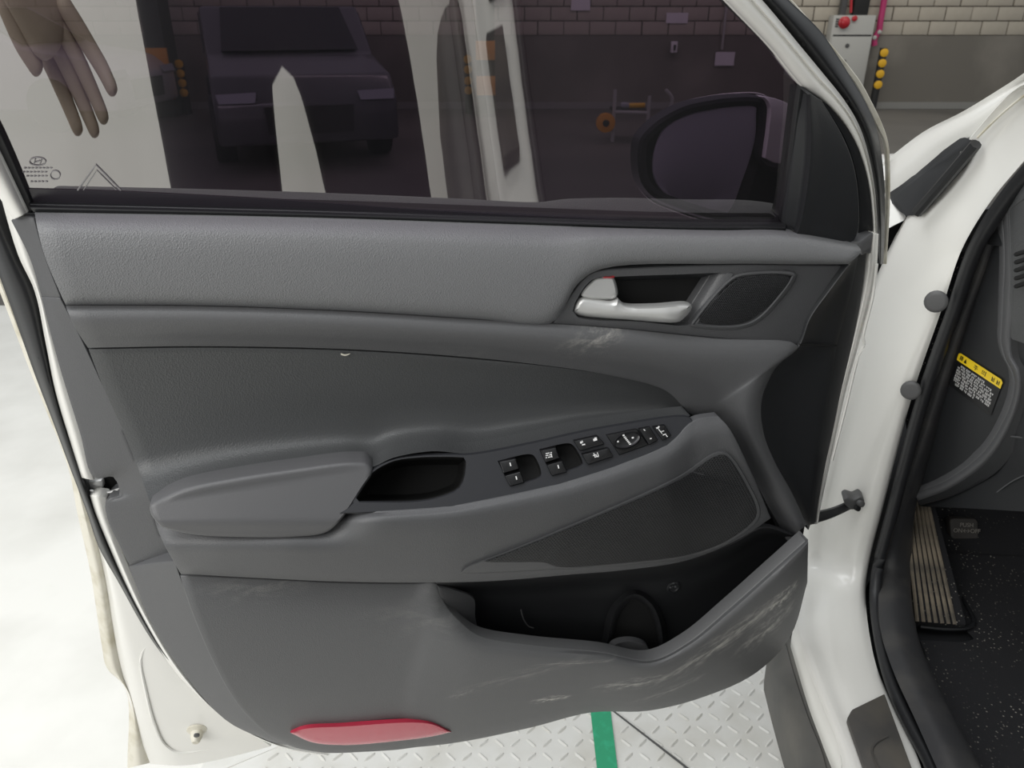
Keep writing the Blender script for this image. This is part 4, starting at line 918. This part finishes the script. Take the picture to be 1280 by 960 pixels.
for k in range(4): cbox('cabinet_print', YP(1045, 30, YC).x - .01, YP(1047, 30, YC).x + .01, YP(1045, 24 + 3 * k, YC).z - .012, YP(1045, 24 + 3 * k, YC).z + .012, YC - .004, .004, 'plug', 0)
for (x0, x1, m) in ((1055, 1062, 'plug'), (1071, 1090, 'blk')):
    o = yb('cable_duct', x0, 19, x1, -40, YC + .05, .1, m); tag(o, 'dark cable duct rising above the grey hydrant cabinet' if m == 'blk' else 'slim grey conduit with red cable above the hydrant cabinet', 'duct')
    if m == 'plug': tube('red_cable', [YP(1063.5, 16, YC + .03), YP(1065, -20, YC + .03)], .02, 'lampred', o, sides=8)
pp = tube('sprinkler_pipe', [YP(1107, -40, YC + .1), YP(1105, 0, YC + .1), YP(1100, 30, YC + .1), YP(1099, 38, YC + .1), YP(1095, 45, YC + .1), YP(1093, 49, YC + .1), YP(1093, 57, YC + .1)], .045, 'magenta', None, sides=12)
tag(pp, 'magenta sprinkler pipe bending down beside the hydrant cabinet', 'pipe')
for (x, y) in ((1098, 40), (1092, 47)): lathe('pipe_coupling', YP(x + 1, y, YC + .06), [(.03, 0), (.03, .02), (.01, .03)], 'cabgrey', pp, axis=Vector((0, -1, 0)), sides=10)
def bollard(px, ptop, pbot, ys, y, label, r=.055, half=0.6):
    base = YP(px, pbot, y); x = base.x; y0 = y
    zt_ = YP(px, ptop, y).z
    e = empty('pipe_guard', (x, y0, 0), label, 'post', 'dotted black guard posts')
    tube('post', [Vector((x, y0, 0)), Vector((x, y0, zt_))], r, 'blk', e, sides=14)
    for q in ys:
        c = YP(px, q, y - r).z; lathe('yellow_dot', (x, y0 - r * .55, c), [(.06, 0), (.06, r * .5), (.053, r * .58)], 'yel', e, axis=Vector((0, -1, 0)), sides=16)
    return e
bollard(1091, 60, 132, (66, 79, 92.5, 106), YC - .05, 'black guard post with four yellow dots beside the grey hydrant cabinet')
bollard(211, 78, 128, (83, 95, 108, 119), YC - .3, 'dotted black guard post directly beside the left striped column, through window')
bollard(233, 76, 126, (80, 92, 104, 116), YC - .5, 'dotted black guard post standing apart right of the left striped column')
bollard(586, 68, 128, (74, 87, 101, 113), YC - .4, 'dotted black guard post beside the second striped column, mid window')
def column(px0, px1, blocks, y, label):
    x0, x1 = YP(px0, 80, y).x, YP(px1, 80, y).x
    e = empty('striped_column', ((x0 + x1) / 2, y + .2, 0), label, 'column', 'striped hall columns')
    slab('shaft', [(x0, y, 0), (x1, y, 0), (x1, y, 2.8), (x0, y, 2.8)], (0, 1, 0), .4, 'blk', e, bevel=.01)
    for (a, b) in blocks:
        za, zb = YP(px0, b, y).z, YP(px0, a, y).z
        slab('yellow_block', [(x0 - .01, y - .02, za), (x1 + .01, y - .02, za), (x1 + .01, y - .02, zb), (x0 - .01, y - .02, zb)], (0, 1, 0), .05, 'orange', e, bevel=.005)
    return e
column(186, 210, ((60, 82), (103, 124)), YC - .8, 'black column with orange guard blocks at the left of the window')
column(596, 618, ((51, 75), (95, 119)), YC - .8, 'black column with orange guard blocks near the middle of the window')

# parked cars dimly seen through the tinted pane
M['carwhite'] = mat('parked_car_pale', (.42, .40, .42), .35, coat=.4)
M['cardark'] = mat('parked_car_dark', (.06, .06, .065), .3, coat=.4)
M['carglass'] = mat('parked_car_glass', (.01, .01, .012), .1)
M['headlamp'] = mat('headlamp_glass', (.30, .30, .33), .2)
def parked_car(x, y, rz, m, label):
    e = empty('parked_car', (x, y, 0), label, 'car', 'cars parked in the hall')
    Rz = Matrix.Rotation(rz, 3, 'Z')
    def P(a, b, c): return Vector((x, y, 0)) + Rz @ Vector((a, b, c))
    side = [(-2.2, .25), (-2.25, .75), (-2.1, .95), (-1.75, 1.0), (-1.1, 1.42), (.3, 1.46), (1.1, 1.0), (2.0, .86), (2.25, .65), (2.25, .25)]
    slab('car_shell', [P(a, -.86, c) for a, c in side], Rz @ Vector((0, 1, 0)), 1.72, m, e, bevel=.05)
    for sgn in (-.875, .865):
        slab('side_window', [P(a, sgn, c) for a, c in ((-1.6, 1.02), (-1.05, 1.36), (.25, 1.40), (.9, 1.02))], Rz @ Vector((0, 1, 0)), .012, 'carglass', e)
    slab('windscreen', [P(1.08, -.7, 1.03), P(.36, -.64, 1.44), P(.36, .64, 1.44), P(1.08, .7, 1.03)], Rz @ Vector((1, 0, .6)), .02, 'carglass', e)
    for a in (-1.4, 1.4):
        for bq in (-.8, .8):
            lathe('wheel', P(a, bq - .1, .32), [(.22, -.005), (.32, .0), (.33, .03), (.33, .17), (.32, .2), (.22, .205)], 'blk', e, axis=Rz @ Vector((0, 1, 0)), sides=20)
    for bq in (-.65, .65):
        slab('headlight', [P(2.26, bq - .16, .64), P(2.26, bq + .16, .64), P(2.22, bq + .18, .73), P(2.22, bq - .18, .72)], Rz @ Vector((1, 0, .1)), .02, 'headlamp', e)
    slab('grille', [P(2.255, -.4, .35), P(2.255, .4, .35), P(2.255, .42, .6), P(2.255, -.42, .6)], Rz @ Vector((1, 0, 0)), .015, 'blk', e)
    return e
c1 = YP(255, 118, 11.2); parked_car(-7.2, 11.4, rad(-4), 'carwhite', 'pale parked car at the left behind the tinted window')
parked_car(-2.7, 9.9, rad(-70), 'cardark', 'dark parked car with lit-looking headlamp right of the pale one')
# trolley with an orange wheel
tg_ = YP(800, 170, 9.6)
tro = empty('hand_trolley', (tg_.x, 9.8, 0), 'grey hand trolley with yellow tool on top against the far wall', 'trolley')
def tpt(x, y, d=0): return YP(x, y, 9.6 + d)
def leg(x, ytop, ybot, d):
    a = tpt(x, ytop, d); b = Vector((a.x, a.y, 0)); tube('leg', [a, b], .022, 'cabgrey', tro, sides=8)
for d in (0, .45): leg(769, 112, 172, d); leg(812, 120, 168, d)
tube('top_rail', [tpt(768, 140), tpt(812, 141)], .02, 'cabgrey', tro, sides=8); tube('top_rail', [tpt(768, 140, .45), tpt(812, 141, .45)], .02, 'cabgrey', tro, sides=8)
slab('shelf', [tpt(768, 138), tpt(812, 139), tpt(812, 139) + Vector((0, .45, 0)), tpt(768, 138) + Vector((0, .45, 0))], (0, 0, -1), .03, 'blk', tro)
tube('handle', [tpt(824, 150), tpt(836, 138), tpt(840, 122), tpt(832, 112)], .02, 'cabgrey', tro, sides=8)
tl = tube('yellow_tool', [tpt(783, 132, .2) , tpt(796, 132, .2), tpt(806, 131.5, .2)], .03, 'yel', None, sides=10); tag(tl, 'yellow-handled tool lying on the grey trolley', 'tool')
tool_h = lathe('tool_head', tpt(781, 132, .2), [(.03, -.05), (.045, 0), (.03, .05)], 'headlamp', tl, axis=Vector((1, 0, 0)), sides=12)
wp = Vector((tpt(756, 153).x, 9.55, .0)); wz = tpt(759, 153, -.05).z
wh = empty('orange_wheel', (wp.x, 9.55, wz - .14), 'orange round cable drum hanging at the trolley side', 'drum')
lathe('drum_disc', (wp.x, 9.56, wz), [(.09, 0), (.11, .01), (.11, .07), (.09, .08)], 'orange', wh, axis=Vector((0, -1, 0)), sides=20)
lathe('drum_hub', (wp.x, 9.48, wz), [(.04, 0), (.04, .02)], 'blk', wh, axis=Vector((0, -1, 0)), sides=12)
# notices and small fittings on the far wall
M['paper'] = mat('notice_paper', (.72, .70, .72), .7)
def notice(px0, py0, px1, py1, label, lines=3):
    o = yb('wall_notice', px0, py0, px1, py1, YW - .035, .012, 'paper', bevel=0); tag(o, label, 'notice', 'notices on the far wall')
    return o
notice(894, 65, 918, 82, 'white notice on the far wall above the door mirror')
notice(714, -8, 738, 13, 'white notice at the top edge of the window, far wall')
notice(833, 16, 860, 29, 'dim wide notice high on the far wall left of the conduit')
cb = yb('call_box', 839, 52, 847, 66, YW - .1, .08, 'paper', bevel=.01); tag(cb, 'small white call box with dark slot on the far wall', 'call box')
yb('slot', 842, 56, 845, 63, YW - .106, .006, 'blk', cb, bevel=0)
cdv = yb('wall_conduit', 906, -30, 909, 62, YW - .06, .04, 'cabgrey', bevel=.004); tag(cdv, 'thin vertical conduit above the white notice', 'conduit')

# ================================================================== the person taking the picture (mirrored in the pane)
M['trousers'] = mat('dark_trousers', (.012, .012, .016), .9)
M['jacket'] = mat('dark_jacket', (.02, .02, .025), .85)
M['skin'] = mat('skin', (.34, .27, .21), .6)
M['hair'] = mat('black_hair', (.012, .010, .009), .5)
M['shoe'] = mat('black_shoe', (.02, .02, .02), .5)
who = empty('person', (-.1, -.32, 0), 'person in dark jacket and trousers with a lowered hand, mirrored in the tinted window', 'person')
def skinned(name, pts, edges, m, root=0, sub=2, parent=None):
    """body grown from joints (x, y, z, radius) and bones"""
    c = Vector(world_loc(parent)) if parent else Vector((0, 0, 0))
    me = bpy.data.meshes.new(name); me.from_pydata([tuple(Vector(p[:3]) - c) for p in pts], edges, []); me.update()
    o = bpy.data.objects.new(name, me); COL.objects.link(o)
    if parent: o.parent = parent
    md = o.modifiers.new('skin', 'SKIN'); md.use_smooth_shade = True
    for i, p in enumerate(pts):
        sv = me.skin_vertices[0].data[i]; r_ = p[3]; sv.radius = (r_ if isinstance(r_, tuple) else (r_, r_)); sv.use_root = (i == root)
    sb = o.modifiers.new('sub', 'SUBSURF'); sb.levels = sub; sb.render_levels = sub
    me.materials.append(M[m]); return o
def chain(a, n): return [(a + i, a + i + 1) for i in range(n - 1)]
# body: pelvis, spine, neck, head; legs; arms with hands
P = [(-.11, -.33, .92, .13), (-.11, -.34, 1.08, .12), (-.11, -.34, 1.25, .14), (-.11, -.33, 1.40, .11), (-.11, -.32, 1.49, .055), (-.11, -.31, 1.56, .075), (-.11, -.30, 1.64, .095), (-.11, -.30, 1.71, .075)]
E_ = chain(0, 8)
P += [(-.24, -.33, .84, .09), (-.28, -.28, .48, .06), (-.29, -.26, .12, .045)]; E_ += [(0, 8), (8, 9), (9, 10)]
P += [(.02, -.33, .84, .09), (.12, -.27, .48, .06), (.22, -.22, .12, .045)]; E_ += [(0, 11), (11, 12), (12, 13)]
P += [(-.29, -.32, 1.39, .06), (-.47, -.15, 1.20, .045), (-.56, .20, 1.13, .040), (-.562, .265, 1.10, .034)]; E_ += [(3, 14), (14, 15), (15, 16), (16, 17)]
P += [(.07, -.32, 1.39, .06), (.16, -.22, 1.17, .045), (.07, -.07, 1.36, .030), (.055, -.05, 1.40, .026)]; E_ += [(3, 18), (18, 19), (19, 20), (20, 21)]
skinned('body', P, E_, 'skin', 0, 2, who)
skinned('jacket', [(-.11, -.33, .86, .16), (-.11, -.34, 1.05, .16), (-.11, -.34, 1.25, .17), (-.11, -.33, 1.41, .13), (-.30, -.32, 1.40, .08), (-.47, -.15, 1.20, .062), (-.55, .15, 1.15, .055), (.08, -.32, 1.40, .08), (.17, -.22, 1.17, .062), (.085, -.095, 1.33, .048)],
        [(0, 1), (1, 2), (2, 3), (3, 4), (4, 5), (5, 6), (3, 7), (7, 8), (8, 9)], 'jacket', 1, 2, who)
skinned('trousers', [(-.11, -.33, .93, .18), (-.12, -.32, .74, .20), (-.26, -.29, .58, .175), (-.285, -.24, .40, .165), (-.29, -.23, .10, .14), (.02, -.29, .58, .155), (.12, -.24, .40, .16), (.23, -.20, .10, .15)],
        [(0, 1), (1, 2), (2, 3), (3, 4), (1, 5), (5, 6), (6, 7)], 'trousers', 1, 2, who)
for (x, y) in ((-.29, -.26), (.22, -.22)):
    skinned('shoe', [(x, y - .05, .05, .048), (x, y + .05, .05, .05), (x - .01, y + .16, .04, .04), (x - .01, y + .20, .035, .03)], chain(0, 4), 'shoe', 1, 2, who)
skinned('hair', [(-.11, -.34, 1.60, .08), (-.11, -.335, 1.68, .10), (-.11, -.31, 1.745, .085)], chain(0, 3), 'hair', 1, 2, who)
skinned('nose', [(-.11, -.22, 1.66, .012), (-.11, -.195, 1.625, .016), (-.11, -.205, 1.61, .012)], chain(0, 3), 'skin', 1, 1, who)
# left hand, hanging with slightly curled fingers
def hand(wr, down, across, fwd, parent):
    """palm and five fingers from the wrist: three unit directions"""
    K = 1.2; w_ = Vector(wr); D_, A_, F_ = (Vector(v).normalized() for v in (down, across, fwd))
    def q(d, a, f_, r_): v = w_ + (D_ * d + A_ * a + F_ * f_) * K; return (v.x, v.y, v.z, tuple(x * K for x in r_) if isinstance(r_, tuple) else r_ * K)
    pts = [q(-.02, 0, 0, (.030, .026)), q(.03, .0, 0, (.044, .024)), q(.065, .0, .002, (.048, .022)), q(.092, .0, .003, (.040, .018))]
    skinned('palm', pts, chain(0, 4), 'skin', 1, 2, parent)
    for i, (a, ln) in enumerate(((-.025, .070), (-.008, .080), (.009, .075), (.025, .058))):
        sp_ = a * .15 + (.010 if i == 3 else 0)
        pp_ = [q(.060, a, .0, .0105), q(.085 + ln * .3, a + sp_ * .4, .004, .0105), q(.085 + ln * .65, a + sp_ * .8, .014, .0095), q(.085 + ln * .95, a + sp_, .028, .008)]
        skinned('finger', pp_, chain(0, 4), 'skin', 0, 2, parent)
    skinned('thumb', [q(.01, -.015, .004, .013), q(.04, -.034, .016, .0125), q(.066, -.038, .026, .0115), q(.09, -.034, .034, .010)], chain(0, 4), 'skin', 0, 2, parent)
hand((-.548, .275, 1.085), (.30, .15, -1), (1, .1, .30), (0, 1, .2), who)
ph = empty('smartphone', (.0, -.028, 1.34), 'black smartphone held up behind the lens by the person', 'phone')
bevbox('phone_body', (0, -.034, 1.345), .16, .008, .078, 'blk', ph, bev=.3)
bevbox('camera_bump', (0, -.030, 1.40), .02, .004, .02, 'blk', ph, bev=.2)
hand((.10, -.075, 1.385), (-.2, .05, .35), (.2, .1, 1), (-1, .2, .1), who)
